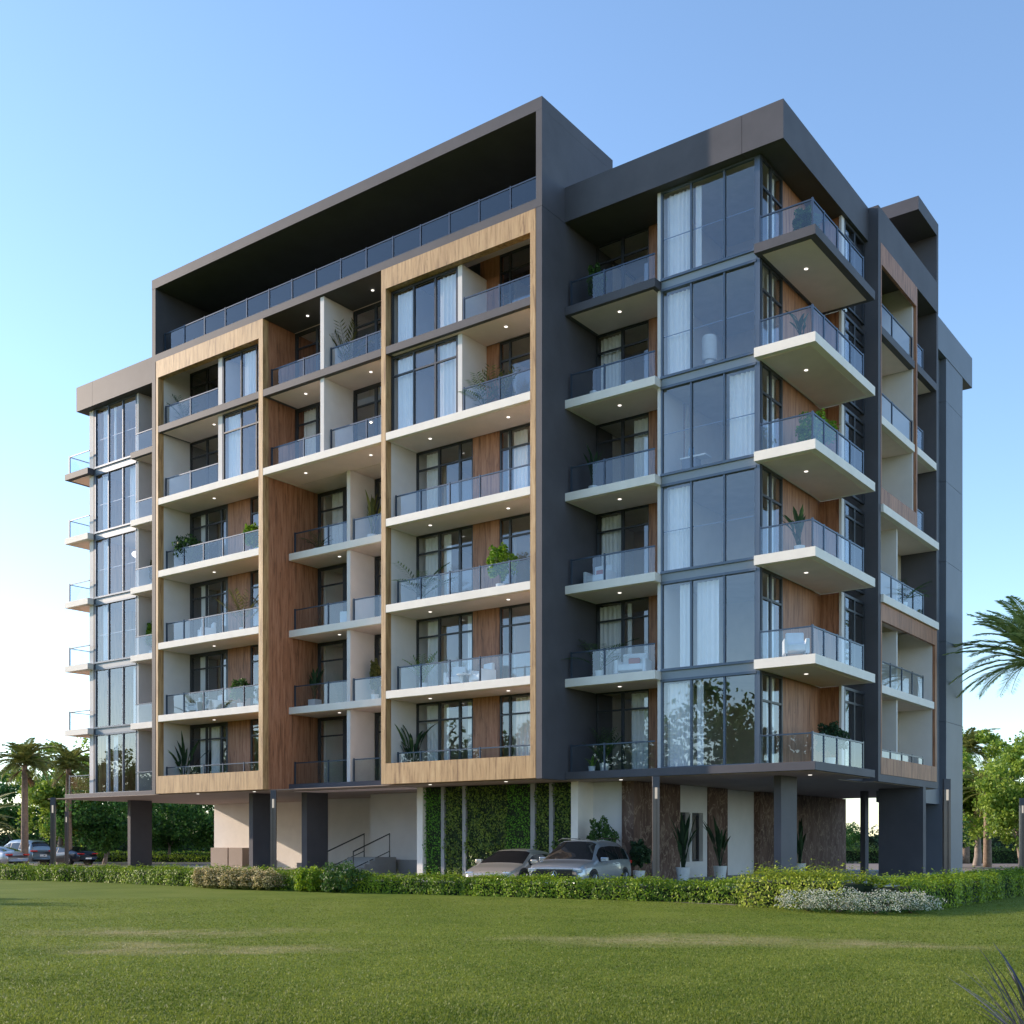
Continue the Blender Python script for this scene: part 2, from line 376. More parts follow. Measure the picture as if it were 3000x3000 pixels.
# interior floor slabs and core
def footprint(mb,z0,z1,iny=0):
    # overlapping-free set of boxes behind the facades
    mb.box(-28.1,-24.75,1.80,6.2,z0,z1); mb.box(-24.75,-20.95,3.45,6.2,z0,z1)
    mb.box(-20.95,-13.95,1.82,6.2,z0,z1); mb.box(-13.8,-7.2,3.12,6.2,z0,z1); mb.box(-7.1,-.3,1.80,6.2,z0,z1)
    mb.box(-.3,3.48,3.45,6.2,z0,z1); mb.box(3.48,6.98,1.80,6.2,z0,z1)
for k in range(1,8):
    mb=MB(); footprint(mb,F[k]-.28,F[k]-.01); bp_(mb,'floor_slab',M_floor)
mb=MB().box(-28.1,6.9,6.2,23.9,3.8,24.1); bp_(mb,'core_wall',M_room)
for x in (-24.75,-20.9,-17.2,-13.9,-10.58,-7.15,-3.7,-.15,3.5):
    mb=MB()
    for k in range(1,7): mb.box(x-.06,x+.06,3.5 if x not in(-24.75,3.5) else 3.5,6.19,F[k]-.01,F[k+1]-.28)
    bp_(mb,'partition_wall',M_roomw)
M_added_glow=emit('added_room_glow',(1,.85,.65),5)  # glow for small ceiling discs added to brighten rooms and curtains
for k in range(1,7):
    mb=MB()
    for x,y in ((-22.9,4.9),(-19.1,3.6),(-15.5,3.6),(-12.3,4.7),(-9.0,4.7),(-5.4,3.6),(-1.9,3.6),(1.4,4.9)):
        mb.lathe(x,y,[(.05,F[k+1]-.30),(.05,F[k+1]-.285)],12)
    bp_(mb,'added_room_light',M_added_glow)
# --- windows
def curtain_mesh(mb,x0,x1,y,z0,z1,axis='x',amp=.045,per=.17):
    n=max(6,int((x1-x0)/.022)); xs=np.linspace(x0,x1,n); ph=random.random()*6
    b=len(mb.v)
    for i,x in enumerate(xs):
        t=amp*math.sin(2*math.pi*x/per+ph+1.3*math.sin(x*5+ph))*(.75+.25*math.sin(x*9))
        for zz in (z0,z1):
            mb.v.append((x,y+t,zz) if axis=='x' else (y+t,x,zz))
    for i in range(n-1): mb.f.append((b+2*i,b+2*i+2,b+2*i+3,b+2*i+1))
def window_x(x0,x1,y,z0,z1,mull=(),trans=(),curt=(),fm=M_frame,gm=M_glass,fw=.07,dp=.08,mw=.06,cy=.16,head=0,tw=.03):
    """window in a y=const wall, facing -y. frame straddles y"""
    mb=MB(); ya,yb=y-dp/2,y+dp/2
    mb.box(x0,x0+fw,ya,yb,z0,z1); mb.box(x1-fw,x1,ya,yb,z0,z1)
    mb.box(x0+fw,x1-fw,ya,yb,z1-fw,z1); mb.box(x0+fw,x1-fw,ya,yb,z0,z0+fw*.8)
    for m_ in mull:
        mb.box(m_-mw/2,m_+mw/2,ya+.003,yb-.003,z0+fw*.8,z1-fw)
    xs=[x0+fw]+[v for m_ in mull for v in (m_-mw/2,m_+mw/2)]+[x1-fw]
    for t in trans:
        for i in range(0,len(xs),2): mb.box(xs[i],xs[i+1],ya+.006 if tw>.02 else y+.02,yb-.006,t-tw,t+tw)
    wdw=bp_(mb,'window',fm)
    g=MB().quad((x0+fw*.5,y+.01,z0+.03),(x1-fw*.5,y+.01,z0+.03),(x1-fw*.5,y+.01,z1-.03),(x0+fw*.5,y+.01,z1-.03))
    bp_(g,'pane',gm,parent=wdw)
    for (a,b_) in curt:
        c=MB(); curtain_mesh(c,a,b_,y+cy,z0+.05,z1-.10); bp_(c,'curtain',M_curtain,True,parent=wdw)
    return wdw
def window_y(x,y0,y1,z0,z1,mull=(),trans=(),curt=(),fm=M_frame,gm=M_glass,fw=.09,dp=.08):
    """window in an x=const wall, facing +x"""
    mb=MB(); xa,xb=x-dp/2,x+dp/2
    mb.box(xa,xb,y0,y0+fw,z0,z1); mb.box(xa,xb,y1-fw,y1,z0,z1); mb.box(xa,xb,y0+fw,y1-fw,z1-fw,z1); mb.box(xa,xb,y0+fw,y1-fw,z0,z0+fw*.8)
    for m_ in mull: mb.box(xa+.003,xb-.003,m_-.05,m_+.05,z0+fw*.8,z1-fw)
    ys=[y0+fw]+[v for m_ in mull for v in (m_-.05,m_+.05)]+[y1-fw]
    for t in trans:
        for i in range(0,len(ys),2): mb.box(xa+.006,xb-.006,ys[i],ys[i+1],t-.035,t+.035)
    wdw=bp_(mb,'window',fm)
    g=MB().quad((x-.01,y0+.04,z0+.03),(x-.01,y1-.04,z0+.03),(x-.01,y1-.04,z1-.03),(x-.01,y0+.04,z1-.03))
    bp_(g,'pane',gm,parent=wdw)
    for (a,b_) in curt:
        c=MB(); curtain_mesh(c,a,b_,x-.17,z0+.05,z1-.1,axis='y'); bp_(c,'curtain',M_curtain,True,parent=wdw)
    return wdw
# --- railings
def railing(path,posts,z,h=.92,closed_end=True,gz=.02,label=None,gm=None):
    """path: polyline (x,y); posts: points"""
    mb=MB()
    for i in range(len(path)-1):
        (xa,ya),(xb,yb)=path[i],path[i+1]
        dx,dy=xb-xa,yb-ya; L=math.hypot(dx,dy); nx,ny=-dy/L*.022,dx/L*.022
        b=len(mb.v)
        for zz in (z+h-.045,z+h):
            for q in ((xa-nx,ya-ny),(xb-nx,yb-ny),(xb+nx,yb+ny),(xa+nx,ya+ny)): mb.v.append((q[0],q[1],zz))
        mb.f+=[(b,b+3,b+2,b+1),(b+4,b+5,b+6,b+7),(b,b+1,b+5,b+4),(b+1,b+2,b+6,b+5),(b+2,b+3,b+7,b+6),(b+3,b,b+4,b+7)]
    for (x,y) in posts: mb.box(x-.024,x+.024,y-.03,y+.03,z,z+h+.03)
    r=bp_(mb,'balcony_railing',M_rail,label=label)
    g=MB()
    for i in range(len(path)-1):
        (xa,ya),(xb,yb)=path[i],path[i+1]
        g.quad((xa,ya,z+gz),(xb,yb,z+gz),(xb,yb,z+h-.045),(xa,ya,z+h-.045))
    bp_(g,'glass_panel',gm or M_rglass,parent=r)
    return r
def even(x0,x1,y,n): return [(x0+(x1-x0)*i/n,y) for i in range(n+1)]
def slab(x0,x1,y0,y1,ztop,th_=.29,mat=None,name='balcony_slab',soff=None,inset=.22):
    o=bp_(MB().box(x0,x1,y0,y1,ztop-th_,ztop),name,mat or M_cream,bevel=.012)
    s=bp_(MB().box(x0+inset,x1-inset,y0+inset,y1-.05,ztop-th_-.012,ztop-th_-.001),'soffit',soff or M_soffit,parent=o)
    return o
def clight(x,y,z):
    bp_(MB().lathe(x,y,[(.06,z),(.06,z-.012)],16),'ceiling_light',M_light)

# --- main frame (dark portal)
zb,zr,z7=3.77,26.62,F[7]
mb=MB()
mb.box(LIN,-20.93,0,4.4,zb,z7-.32); mb.box(LIN,-20.93,0,4.4,z7-.319,26.2)
bp_(mb,'side_wall',M_dark)
bp_(MB().box(-.24,0,0,4.5,zb,22.95),'side_wall',M_dark)
bp_(MB().box(-.24,.004,-.003,4.5,22.958,26.2),'side_wall',M_dark)
bp_(MB().box(LIN-.003,.006,-.006,4.51,26.2,26.62),'roof_band',M_dark)
bp_(MB().box(-20.93,-.24,4.2,4.45,z7,26.2),'back_wall',M_dark)
bp_(MB().box(-20.93,-.24,0.0,4.2,22.95,23.25),'roof_terrace_slab',M_dark)
bp_(MB().box(LIN+.004,0-.004,4.45,14,22.9,24.6),'roof_block',M_dark)
xs=[-20.8]+[-15.31-1.37*i for i in range(3,0,-1)]+[-15.31+1.37*i for i in range(0,11)]+[-.3]
railing([(-20.85,.42),(-.28,.42)],[(x,.42) for x in xs],23.25,h=1.05)
# timber boxes
def wood_box(xa,xb,jl,jr):
    mb=MB(); mb.box(xa,xa+jl,-.004,.30,3.79,22.945); mb.box(xb-jr,xb,-.004,.30,3.79,22.945)
    mb.box(xa+jl,xb-jr,-.004,.30,22.2,22.945); mb.box(xa+jl,xb-jr,-.004,.30,3.79,4.56)
    return bp_(mb,'timber_surround',M_wood)
wood_box(-20.88,-13.86,.14,.25); wood_box(-7.31,-.26,.22,.22)
# bay side walls
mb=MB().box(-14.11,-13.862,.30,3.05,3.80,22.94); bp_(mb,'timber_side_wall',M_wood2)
mb=MB().box(-20.93,-20.74,.30,1.76,3.8,22.94); bp_(mb,'bay_side_wall',M_white)
mb=MB().box(-7.31,-7.09,.30,3.1,3.8,22.94); bp_(mb,'bay_side_wall',M_white)
mb=MB().box(-.47,-.25,.30,1.76,3.8,22.94); bp_(mb,'bay_side_wall',M_white)

Y1=1.76
def trans_z(k): return F[k]+2.2
# -------- bay 1 and bay 3
def back_wins(k,bay,full):
    z0=F[k]; z1=F[k+1]-.30 if k<6 else 22.93
    if bay==1:
        if full:
            c={4:[(-20.2,-19.7)],3:[(-20.2,-19.7)],2:[(-20.2,-19.7)],1:[(-20.2,-19.65),(-19.45,-18.9)]}[k]
            window_x(-20.74,-18.08,Y1,z0,z1,mull=(-19.6,-18.55),trans=(trans_z(k),),curt=c,mw=.1,fw=.16)
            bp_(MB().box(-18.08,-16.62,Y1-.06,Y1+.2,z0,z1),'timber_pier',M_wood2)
            window_x(-16.62,-14.11,Y1,z0,z1,mull=(-15.3,),trans=(trans_z(k),),curt=[(-16.2,-15.4)] if k%2 else [],mw=.1)
        else:
            window_x(-20.74,-17.9,Y1,z0,z1,mull=(-19.55,),trans=(trans_z(k),),mw=.1)
    else:
        if full:
            c={4:[(-6.75,-6.0)],3:[(-6.75,-6.05),(-5.9,-5.5)],2:[(-6.65,-6.0),(-4.75,-4.4)],1:[(-6.75,-6.02),(-5.85,-5.6),(-4.7,-4.4)]}[k]
            window_x(-7.09,-4.3,Y1,z0,z1,mull=(-5.95,-4.95),trans=(trans_z(k),),curt=c,mw=.1)
            bp_(MB().box(-4.3,-3.08,Y1-.06,Y1+.2,z0,z1),'timber_pier',M_wood2)
            c={4:[(-2.85,-2.68),(-2.55,-1.95)],3:[],2:[],1:[(-2.5,-.6)]}[k]
            window_x(-3.08,-.47,Y1,z0,z1,mull=(-2.62,),trans=(trans_z(k),),curt=c,mw=.09)
        else:
            bp_(MB().box(-3.95,-3.08,Y1-.06,Y1+.2,z0,z1),'timber_pier',M_wood2)
            window_x(-3.08,-.47,Y1,z0,z1,mull=(-2.62,),trans=(trans_z(k),),mw=.09)
for k in (1,2,3,4):
    back_wins(k,1,True); back_wins(k,3,True)
for k in (5,6): back_wins(k,1,False); back_wins(k,3,False)
for k in range(2,7):
    dk=(k==6); m_=M_dark if dk else M_cream
    slab(-20.739,-14.111,.0,Y1-.05,F[k],mat=m_,inset=.16)
    slab(-7.089,-.481,.0,Y1-.05,F[k],mat=m_,inset=.16)
for xa,xb in ((-20.73,-14.12),(-7.08,-.49)):
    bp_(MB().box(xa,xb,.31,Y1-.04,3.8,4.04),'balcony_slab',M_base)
    bp_(MB().box(xa,xb,.31,Y1-.04,22.93,22.945),'soffit_panel',M_soffit)
# box windows of the two upper floors
bz=.33
x1a,x1b=-17.0,-14.13
for k,z0,z1 in ((5,F[5],F[6]-.30),(6,F[6],22.19)):
    window_x(-16.72,-14.12,bz,z0,z1,mull=(-15.55,-14.6),trans=(F[5]+2.1,) if k==5 else (),curt=[(-16.6,-15.7),(-14.55,-14.15)] if k==5 else [(-15.5,-14.7)],gm=M_fglass,mw=.05)
    window_x(-7.08,-3.86,bz,z0,z1,mull=(-5.97,-4.93),trans=(F[5]+2.15,) if k==5 else (),curt=[(-6.95,-6.03),(-4.83,-3.95)],gm=M_fglass,mw=.07,fw=.09)
bp_(MB().box(-16.99,-16.725,.28,Y1-.02,F[5],F[6]-.30).box(-16.99,-16.725,.28,Y1-.02,F[6],22.19),'divider_wall',M_white)
bp_(MB().box(-3.855,-3.66,.28,Y1-.02,F[5],F[6]-.30).box(-3.855,-3.66,.28,Y1-.02,F[6],22.19),'divider_wall',M_white)
# railings
for k in (1,2,3,4):
    railing([(-20.7,.42),(-14.13,.42)],[(-20.68,.42),(-19.47,.42),(-18.12,.42),(-16.84,.42),(-15.5,.42)],F[k])
    xs0=-6.95 if k==4 else -6.85
    railing(([(-7.05,1.6)] if 0 else [])+[(xs0,.42),(-.5,.42)],[(xs0,.42),(-5.72,.42),(-4.34,.42),(-2.96,.42),(-1.65,.42)],F[k])
for k in (5,6):
    railing([(-20.6,.3),(-17.02,.3)],[(-20.58,.3),(-18.85,.3)],F[k]); railing([(-3.6,.3),(-.5,.3)],[(-3.58,.3),(-2.0,.3)],F[k])
# -------- bay 2
for k in (5,6):
    slab(-13.855,-7.315,.0,1.78,F[k],mat=M_dark if k==6 else M_cream,inset=.2)
    z1=F[6]-.3 if k==5 else 22.93
    bp_(MB().box(-10.66,-10.46,.12,1.72,F[k],z1),'divider_wall',M_white)
    window_x(-13.85,-10.66,1.79,F[k],z1,mull=(-12.55,),trans=(trans_z(k),),mw=.13,fw=.14,curt=[(-13.5,-12.7),(-12.4,-12.2)] if k==5 else [])
    window_x(-10.46,-7.32,1.79,F[k],z1,mull=(-9.25,),trans=(trans_z(k),),mw=.13,fw=.14)
    railing([(-13.8,.42),(-10.68,.42)],[(-13.78,.42),(-11.9,.42)],F[k]); railing([(-10.4,.42),(-7.33,.42)],[(-10.36,.42),(-8.45,.42)],F[k])
bp_(MB().box(-13.84,-7.32,1.72,3.12,22.93,22.945),'soffit_panel',M_soffit)
bp_(MB().box(-13.855,-7.33,1.78,3.1,F[5]-.3,F[5]-.012),'floor_slab',M_soffit)
for k in (1,2,3,4):
    slab(-13.855,-7.315,1.40,3.05,F[k],mat=M_dark if k==1 else M_cream,inset=.15)
    z1=F[k+1]-.31
    bp_(MB().box(-10.68,-10.49,1.6,3.0,F[k],z1),'divider_wall',M_white)
    window_x(-13.85,-10.68,3.08,F[k],z1,mull=(-12.25,),trans=(trans_z(k)-.1,),mw=.2,fw=.13,curt=[(-13.2,-12.4),(-12.05,-11.9)] if k==4 else [])
    window_x(-10.49,-7.32,3.08,F[k],z1,mull=(-8.9,),trans=(trans_z(k)-.1,),mw=.2,fw=.13)
    railing([(-13.84,1.72),(-10.7,1.72)],[(-13.82,1.72),(-11.85,1.72)],F[k]); railing([(-10.42,1.72),(-7.33,1.72)],[(-10.4,1.72)],F[k])
# -------- wings (the left one mirrors the right one)
def bx(mb,mir,x0,x1,*r):
    if mir: x0,x1=-21.17-x1,-21.17-x0
    return mb.box(x0,x1,*r)
def wing(mir):
    mx=(lambda x:-21.17-x) if mir else (lambda x:x)
    def seg(pts): return [(mx(x),y) for x,y in pts]
    # roof band
    mb=MB(); bx(mb,mir,.008,6.60,1.37,9.0,22.98,24.17); bx(mb,mir,6.612,7.97,1.37,9.0,22.98,24.17); bp_(mb,'roof_band',M_dark)
    mb=MB(); bx(mb,mir,7.5,7.97,9.0,9.4,22.98,24.17) ; 
    # base slab
    mb=MB(); bx(mb,mir,.008,8.98,1.37,6.6,3.785,4.045); bx(mb,mir,.008,7.78,6.6,8.8,3.79,4.045); base=bp_(mb,'balcony_slab',M_dark,bevel=.012)
    for k in range(2,7):
        dk=(k==6); m_=M_dark if dk else M_cream
        x0,x1=sorted((mx(.005),mx(3.54))); slab(x0,x1,1.37,3.35,F[k],mat=m_,inset=.16)
        x0,x1=sorted((mx(7.01),mx(8.98)))
        # corner balcony, wraps the corner post
        mb=MB().box(x0,x1,1.37,1.70,F[k]-.29,F[k])
        xa,xb=sorted((mx(7.09),mx(8.98))); mb.box(xa,xb,1.70,6.6,F[k]-.289,F[k]-.001)
        s=bp_(mb,'balcony_slab',m_)
        bp_(MB().box(min(mx(7.2),mx(8.75)),max(mx(7.2),mx(8.75)),1.6,6.4,F[k]-.303,F[k]-.291),'soffit',M_soffit,parent=s)
    for k in range(1,7):
        z0=F[k]; z1=F[k+1]-.29 if k<6 else 22.98
        # recess back window and timber strip
        x0,x1=sorted((mx(.0),mx(2.2)))
        cur={6:[],5:[(.1,.95)],4:[(1.45,2.15)],3:[(.1,1.0)],2:[(.08,1.0),(1.22,1.4)],1:[(1.35,2.2)]}[k]
        cur=[tuple(sorted((mx(a),mx(b)))) for a,b in cur]
        window_x(x0+.02,x1,3.40,z0,z1,mull=(mx(1.11),),trans=(F[k]+2.25,),curt=cur,mw=.11,fw=.06)
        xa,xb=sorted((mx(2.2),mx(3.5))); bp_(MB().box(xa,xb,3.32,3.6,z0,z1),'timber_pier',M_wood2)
        mb=MB(); bx(mb,mir,3.43,3.55,1.735,3.31,z0,z1); bp_(mb,'white_fin_wall',M_white)
        pl=[(.12,1.58),(3.42,1.58)]
        railing(seg(pl),[(mx(.14),1.58),(mx(1.48),1.58)],z0)
        # glass front of the corner room
        zz1=F[k+1]-.32 if k<6 else 22.98
        curt={(6,0):[(3.66,4.62),(4.7,4.92)],(5,0):[(3.66,4.62)],(4,0):[(5.92,6.75)],(3,0):[(3.66,4.62)],(2,0):[(4.15,4.62),(4.75,5.55)],(1,0):[(3.66,4.62),(4.75,5.0)],
              (6,1):[(-27.7,-27.2),(-26.9,-26.7)],(5,1):[(-27.8,-27.25),(-25.6,-24.95)],(4,1):[(-27.7,-27.2)],(3,1):[(-27.8,-27.25)],(2,1):[(-25.3,-24.9)],(1,1):[(-27.5,-27.15),(-26.9,-26.5)]}[(k,int(mir))]
        xa,xb=sorted((mx(3.56),mx(6.93)))
        window_x(xa,xb,1.77,z0,zz1,mull=tuple(sorted((mx(4.66),mx(5.83)))),trans=(F[k]+1.36,) if k in (3,4,5,6) else (),curt=curt,fm=M_blueframe,gm=M_fglass,fw=.06,mw=.06,cy=.2,dp=.1,tw=.011)
        if k<6:
            mb=MB(); bx(mb,mir,3.57,6.92,1.75,1.80,F[k+1]-.32,F[k+1]); bp_(mb,'spandrel_panel',M_spandrel)
            mb=MB()
            for zc in (F[k+1]+.02,F[k+1]-.33): bx(mb,mir,3.56,6.93,1.69,1.745,zc-.04,zc+.04)
            bp_(mb,'facade_beam',M_blueframe)
        # side of the corner room
        cm=[(2.0,2.25),(2.65,3.1)]
        if not mir:
            window_y(7.05,1.76,3.39,z0,z1,mull=(2.5,),trans=(F[k]+2.0,),curt=cm)
            bp_(MB().box(6.85,7.06,3.39,6.85,z0,z1),'timber_side_wall',M_wood2)
            bp_(MB().box(7.06,7.74,6.66,6.85,z0,z1),'timber_side_wall',M_wood2)
            bp_(MB().box(7.74,7.83,6.60,6.86,z0,z1),'white_edge_trim',M_white)
            window_y(7.80,6.86,8.83,z0,z1,mull=(7.85,),trans=(z1-.5,),curt=[(7.0,7.5)] if k in(5,4,2,3) else [(7.0,7.6)])
            P0=[(7.12,1.55),(8.82,1.55),(8.82,5.9)]
            railing(P0,[(7.14,1.55),(8.82,1.55),(8.82,2.45),(8.82,3.55),(8.82,4.7),(8.82,5.88)],z0,h=.88)
        else:
            bp_(MB().box(-28.22,-28.0,1.9,6.85,z0,z1),'timber_side_wall',M_wood)
            railing([(-28.3,1.55),(-29.99,1.55),(-29.99,5.9)],[(-29.99,1.55),(-29.99,5.88)],z0)
    mb=MB(); bx(mb,mir,6.93,7.052,1.72,1.87,4.045,22.98); bp_(mb,'corner_post',M_blueframe if not mir else M_dark)
    if mir:
        bp_(MB().box(-28.6,-28.23,1.75,1.95,4.045,22.98),'corner_post',M_white)
wing(False); wing(True)
for k in range(2,8):                # a light behind each balcony ceiling
    z=(F[k]-.304) if k<7 else 22.93
    for x in (-17.9,-5.6 if k<6 else -2.1,-12.2,-8.6): 
        if x in (-12.2,-8.6) and k==7: clight(x,.9,22.93); continue
        if x in (-12.2,-8.6) and k<5:
            if x==-12.2: clight(-11.6,2.1,F[k]-.304)
            continue
        clight(x,.8,z if k<7 else 22.925)
    if k<6: clight(-2.0,.8,z); clight(-14.9,.8,z)
    if k<7: clight(1.7,2.2,z); clight(7.95,3.2,z)
for x,y in ((1.75,2.2),(8.0,3.4),(-2.1,.8),(-5.6,.8),(-8.6,2.1),(-11.8,2.1),(-15.3,.8),(-19,.8)): clight(x,y,3.764)
# soffit under the whole building
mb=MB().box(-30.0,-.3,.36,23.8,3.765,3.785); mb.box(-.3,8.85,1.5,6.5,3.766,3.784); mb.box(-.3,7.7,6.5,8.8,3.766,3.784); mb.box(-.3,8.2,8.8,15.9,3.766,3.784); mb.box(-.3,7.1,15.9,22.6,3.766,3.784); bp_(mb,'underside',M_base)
bp_(MB().box(-30.14,-28.3,1.4,6.6,3.79,4.04),'balcony_slab',M_dark)
# -------- right-hand side block with its own portal
X3=8.327
bp_(MB().box(6.6,X3,8.83,9.09,3.79,24.165),'side_wall',M_dark)
bp_(MB().box(6.6,X3-.003,15.77,15.99,3.79,23.0),'side_wall',M_dark)
bp_(MB().box(6.0,X3+.003,8.835,15.99,22.95,24.165),'parapet',M_dark)
bp_(MB().box(6.05,X3,9.09,15.77,3.79,4.05),'base_band',M_dark)
mb=MB(); mb.box(3.0,X3+.006,13.40,15.99,26.05,26.57); bp_(mb,'roof_band',M_dark)
bp_(MB().box(3.0,X3+.004,15.78,15.992,24.165,26.05),'back_wall',M_dark)
bp_(MB().box(3.0,3.2,13.4,15.78,24.165,26.05),'back_wall',M_dark)
bp_(MB().box(-28,6,9.0,23.5,24.1,24.3),'flat_roof',M_base)
# timber surrounds: upper box and lower box
def wood_side(y0,y1,zlo,zhi,jl,jr,top,bot):
    mb=MB(); xa,xb=X3-.10,X3+.008
    mb.box(xa,xb,y0,y0+jl,zlo,zhi); mb.box(xa,xb,y1-jr,y1,zlo,zhi); mb.box(xa,xb,y0+jl,y1-jr,zhi-top,zhi); mb.box(xa,xb,y0+jl,y1-jr,zlo,zlo+bot)
    return bp_(mb,'timber_surround',M_wood2)
wood_side(9.09,13.25,13.66,22.95,.08,.12,.75,.6)
wood_side(9.09,15.77,4.06,10.15,.1,.22,.62,.6)
bp_(MB().box(6.3,X3-.11,13.0,13.22,13.66,22.94),'bay_side_wall',M_white)
bp_(MB().box(6.3,X3-.11,15.5,15.76,4.06,10.1),'bay_side_wall',M_white)
bp_(MB().box(6.25,6.35,9.1,15.7,4.06,22.9),'bay_back_wall',M_white)
bp_(MB().box(6.36,X3-.24,11.55,11.67,4.06,F[2]-.3).box(6.36,X3-.24,11.55,11.67,F[2],F[3]-.92).box(6.36,X3-.24,11.55,11.67,F[3],F[4]-.3),'divider_wall',M_white)
slab(6.36,X3-.01,9.18,13.0,F[6],mat=M_dark); slab(6.36,X3-.01,9.18,13.0,F[5])
slab(6.36,X3+.1,9.1,15.75,F[4]); slab(6.36,X3+.1,9.1,15.75,F[3]); slab(6.36,X3-.01,9.2,15.5,F[2])
for k in (5,6): slab(6.36,X3+.02,13.26,15.7,F[k],mat=M_dark if k==6 else None)
for k in (5,6):
    railing([(8.2,9.2),(8.2,13.0)],[(8.2,10.68),(8.2,13.0)],F[k]); railing([(8.2,13.3),(8.2,14.32),(6.6,14.32)],[(8.2,14.32)],F[k])
railing([(8.2,13.3),(8.2,14.32),(6.6,14.32)],[(8.2,14.32)],F[4])
railing([(8.2,9.2),(8.2,14.4),(6.6,14.4)],[(8.2,9.25),(8.2,10.6),(8.2,11.9),(8.2,13.15),(8.2,14.4)],F[3])
for k in (1,2): railing([(8.17,9.25),(8.17,14.5)],[(8.17,10.6),(8.17,11.9),(8.17,13.15),(8.17,14.5)],F[k])
# -------- rear wing wall with joints
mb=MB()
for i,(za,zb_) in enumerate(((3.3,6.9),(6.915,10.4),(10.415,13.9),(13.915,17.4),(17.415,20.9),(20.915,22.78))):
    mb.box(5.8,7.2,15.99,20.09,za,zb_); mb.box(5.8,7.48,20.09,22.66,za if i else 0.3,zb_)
bp_(mb,'side_wall',M_dark_skylit)
bp_(MB().box(1.0,7.5,15.995,24.2,22.78,24.17),'roof_band',M_dark_skylit)
# -------- ground floor
zt=3.76
mb=MB().box(-29.3,-20.4,10.0,10.3,.3,zt); bp_(mb,'ground_floor_wall',M_cream)
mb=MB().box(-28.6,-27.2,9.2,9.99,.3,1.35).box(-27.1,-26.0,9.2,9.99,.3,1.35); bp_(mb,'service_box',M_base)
mb=MB().box(-20.4,-13.1,8.4,8.7,.3,zt); bp_(mb,'ground_floor_wall',M_white)
mb=MB().box(-20.6,-13.2,8.1,8.39,.3,.62); bp_(mb,'wall_ledge',M_podium)
mb=MB().box(-12.69,-7.4,5.5,5.8,.88,zt); bp_(mb,'ground_floor_wall',M_white)
mb=MB().box(-12.69,-7.4,5.52,5.8,.3,.88); bp_(mb,'wall_base',M_podium)
mb=MB().box(-13.1,-12.69,5.5,8.7,.3,zt); bp_(mb,'ground_floor_wall',M_white)
mb=MB().box(-7.39,-7.1,2.1,5.8,.3,zt); bp_(mb,'pilaster',M_cream)
for a,b_ in ((-6.26,-6.1),(-5.21,-5.05),(-2.05,-1.86),(-.23-1.0,-1.07)): 
    bp_(MB().box(a,b_,2.20,2.4,.3,zt),'pilaster',M_podium)
bp_(MB().box(-7.1,-.24,2.4,2.7,.3,zt),'ground_floor_wall',M_white)
bp_(MB().box(-.24,.05,2.12,3.12,.3,zt),'pilaster',M_cream)
bp_(MB().box(.05,1.72,3.1,3.3,.3,zt),'ground_floor_wall',M_white)
for a,b_,m_ in ((3.0,6.39,M_marble),(8.68,10.35,M_marble),(13.41,14.9,M_marble),(14.905,23.4,M_marble)):
    bp_(MB().box(1.3,1.78,a+.002,b_,.3,zt),'marble_wall',m_)
bp_(MB().box(1.3,1.72,6.392,6.42,.3,zt).box(1.3,1.72,7.23,7.44,.3,zt).box(1.3,1.72,8.34,8.678,.3,zt).box(1.3,1.72,6.42,7.23,2.75,zt).box(1.3,1.72,7.44,8.34,2.75,zt).box(1.3,1.72,6.42,7.23,.3,.9).box(1.3,1.72,7.44,8.34,.3,.9),'entrance_wall',M_white)
window_y(1.5,6.42,7.23,.9,2.75,fm=M_frame); window_y(1.5,7.44,8.34,.9,2.75)
bp_(MB().box(1.0,1.5,10.352,13.408,.3,zt),'ground_floor_wall',M_white)
bp_(MB().box(.6,1.0,6.0,9.0,.3,zt),'lobby_back_wall',M_room)
for (x0,x1,y0,y1) in ((-27.96,-27.73,3.49,4.77),(-16.76,-16.51,1.76,2.78),(-14.28,-13.96,2.52,3.76),(6.89,7.14,3.14,4.41),(5.29,5.5,15.54,15.95)):
    bp_(MB().box(x0,x1,y0,y1,-.05,3.77),'column',M_dark)
bp_(MB().box(6.58,8.33,14.0,14.35,-.05,3.79),'column',M_dark)
# stair
mb=MB()
for i in range(5): mb.box(-12.9,-11.3,2.6+.32*i,5.2,.3+.14*i if i else .28,.3+.14*(i+1))
st=bp_(mb,'entrance_stair',M_podium)
for x in (-12.9,-11.4):
    mb=MB(); mb.tube([(x,2.7,.4),(x,2.7,1.25),(x,4.9,2.0),(x,4.9,.9)],.032,8); mb.tube([(x,2.7,.55),(x,4.9,1.25)],.02,8)
    bp_(mb,'handrail',M_frame,parent=st)

# interiors seen through the corner glass
f=MB().lathe(4.8,2.75,[(.15,F[5]),(.15,F[5]+.62),(.235,F[5]+.62),(.25,F[5]+.70),(.25,F[5]+1.32),(.22,F[5]+1.42)],24)
tag(f.build('floor_lamp',M_cush,smooth=False),'white cylinder floor lamp behind the corner glass of the fifth floor','lamp')
f=MB().torus((-26.3,3.2,F[4]+2.15),(0,.12,1),.46,.07); tag(f.build('ring_lamp',emit('ring_glow',(1,.93,.85),1.2),smooth=True),'glowing ring lamp hanging behind the glass of the left corner room','lamp')
f=MB().lathe(-25.75,3.2,[(.05,F[6]+1.5),(.14,F[6]+1.48),(.14,F[6]+1.68),(.1,F[6]+1.74)],16); tag(f.build('pendant_lamp',M_light,smooth=False),'small bright lamp in the top floor room of the left corner','lamp')
pf=empty('framed_picture',(-26.6,6.1,F[1]+.7)); tag(pf,'gold framed picture in the first floor room at the left corner','picture')
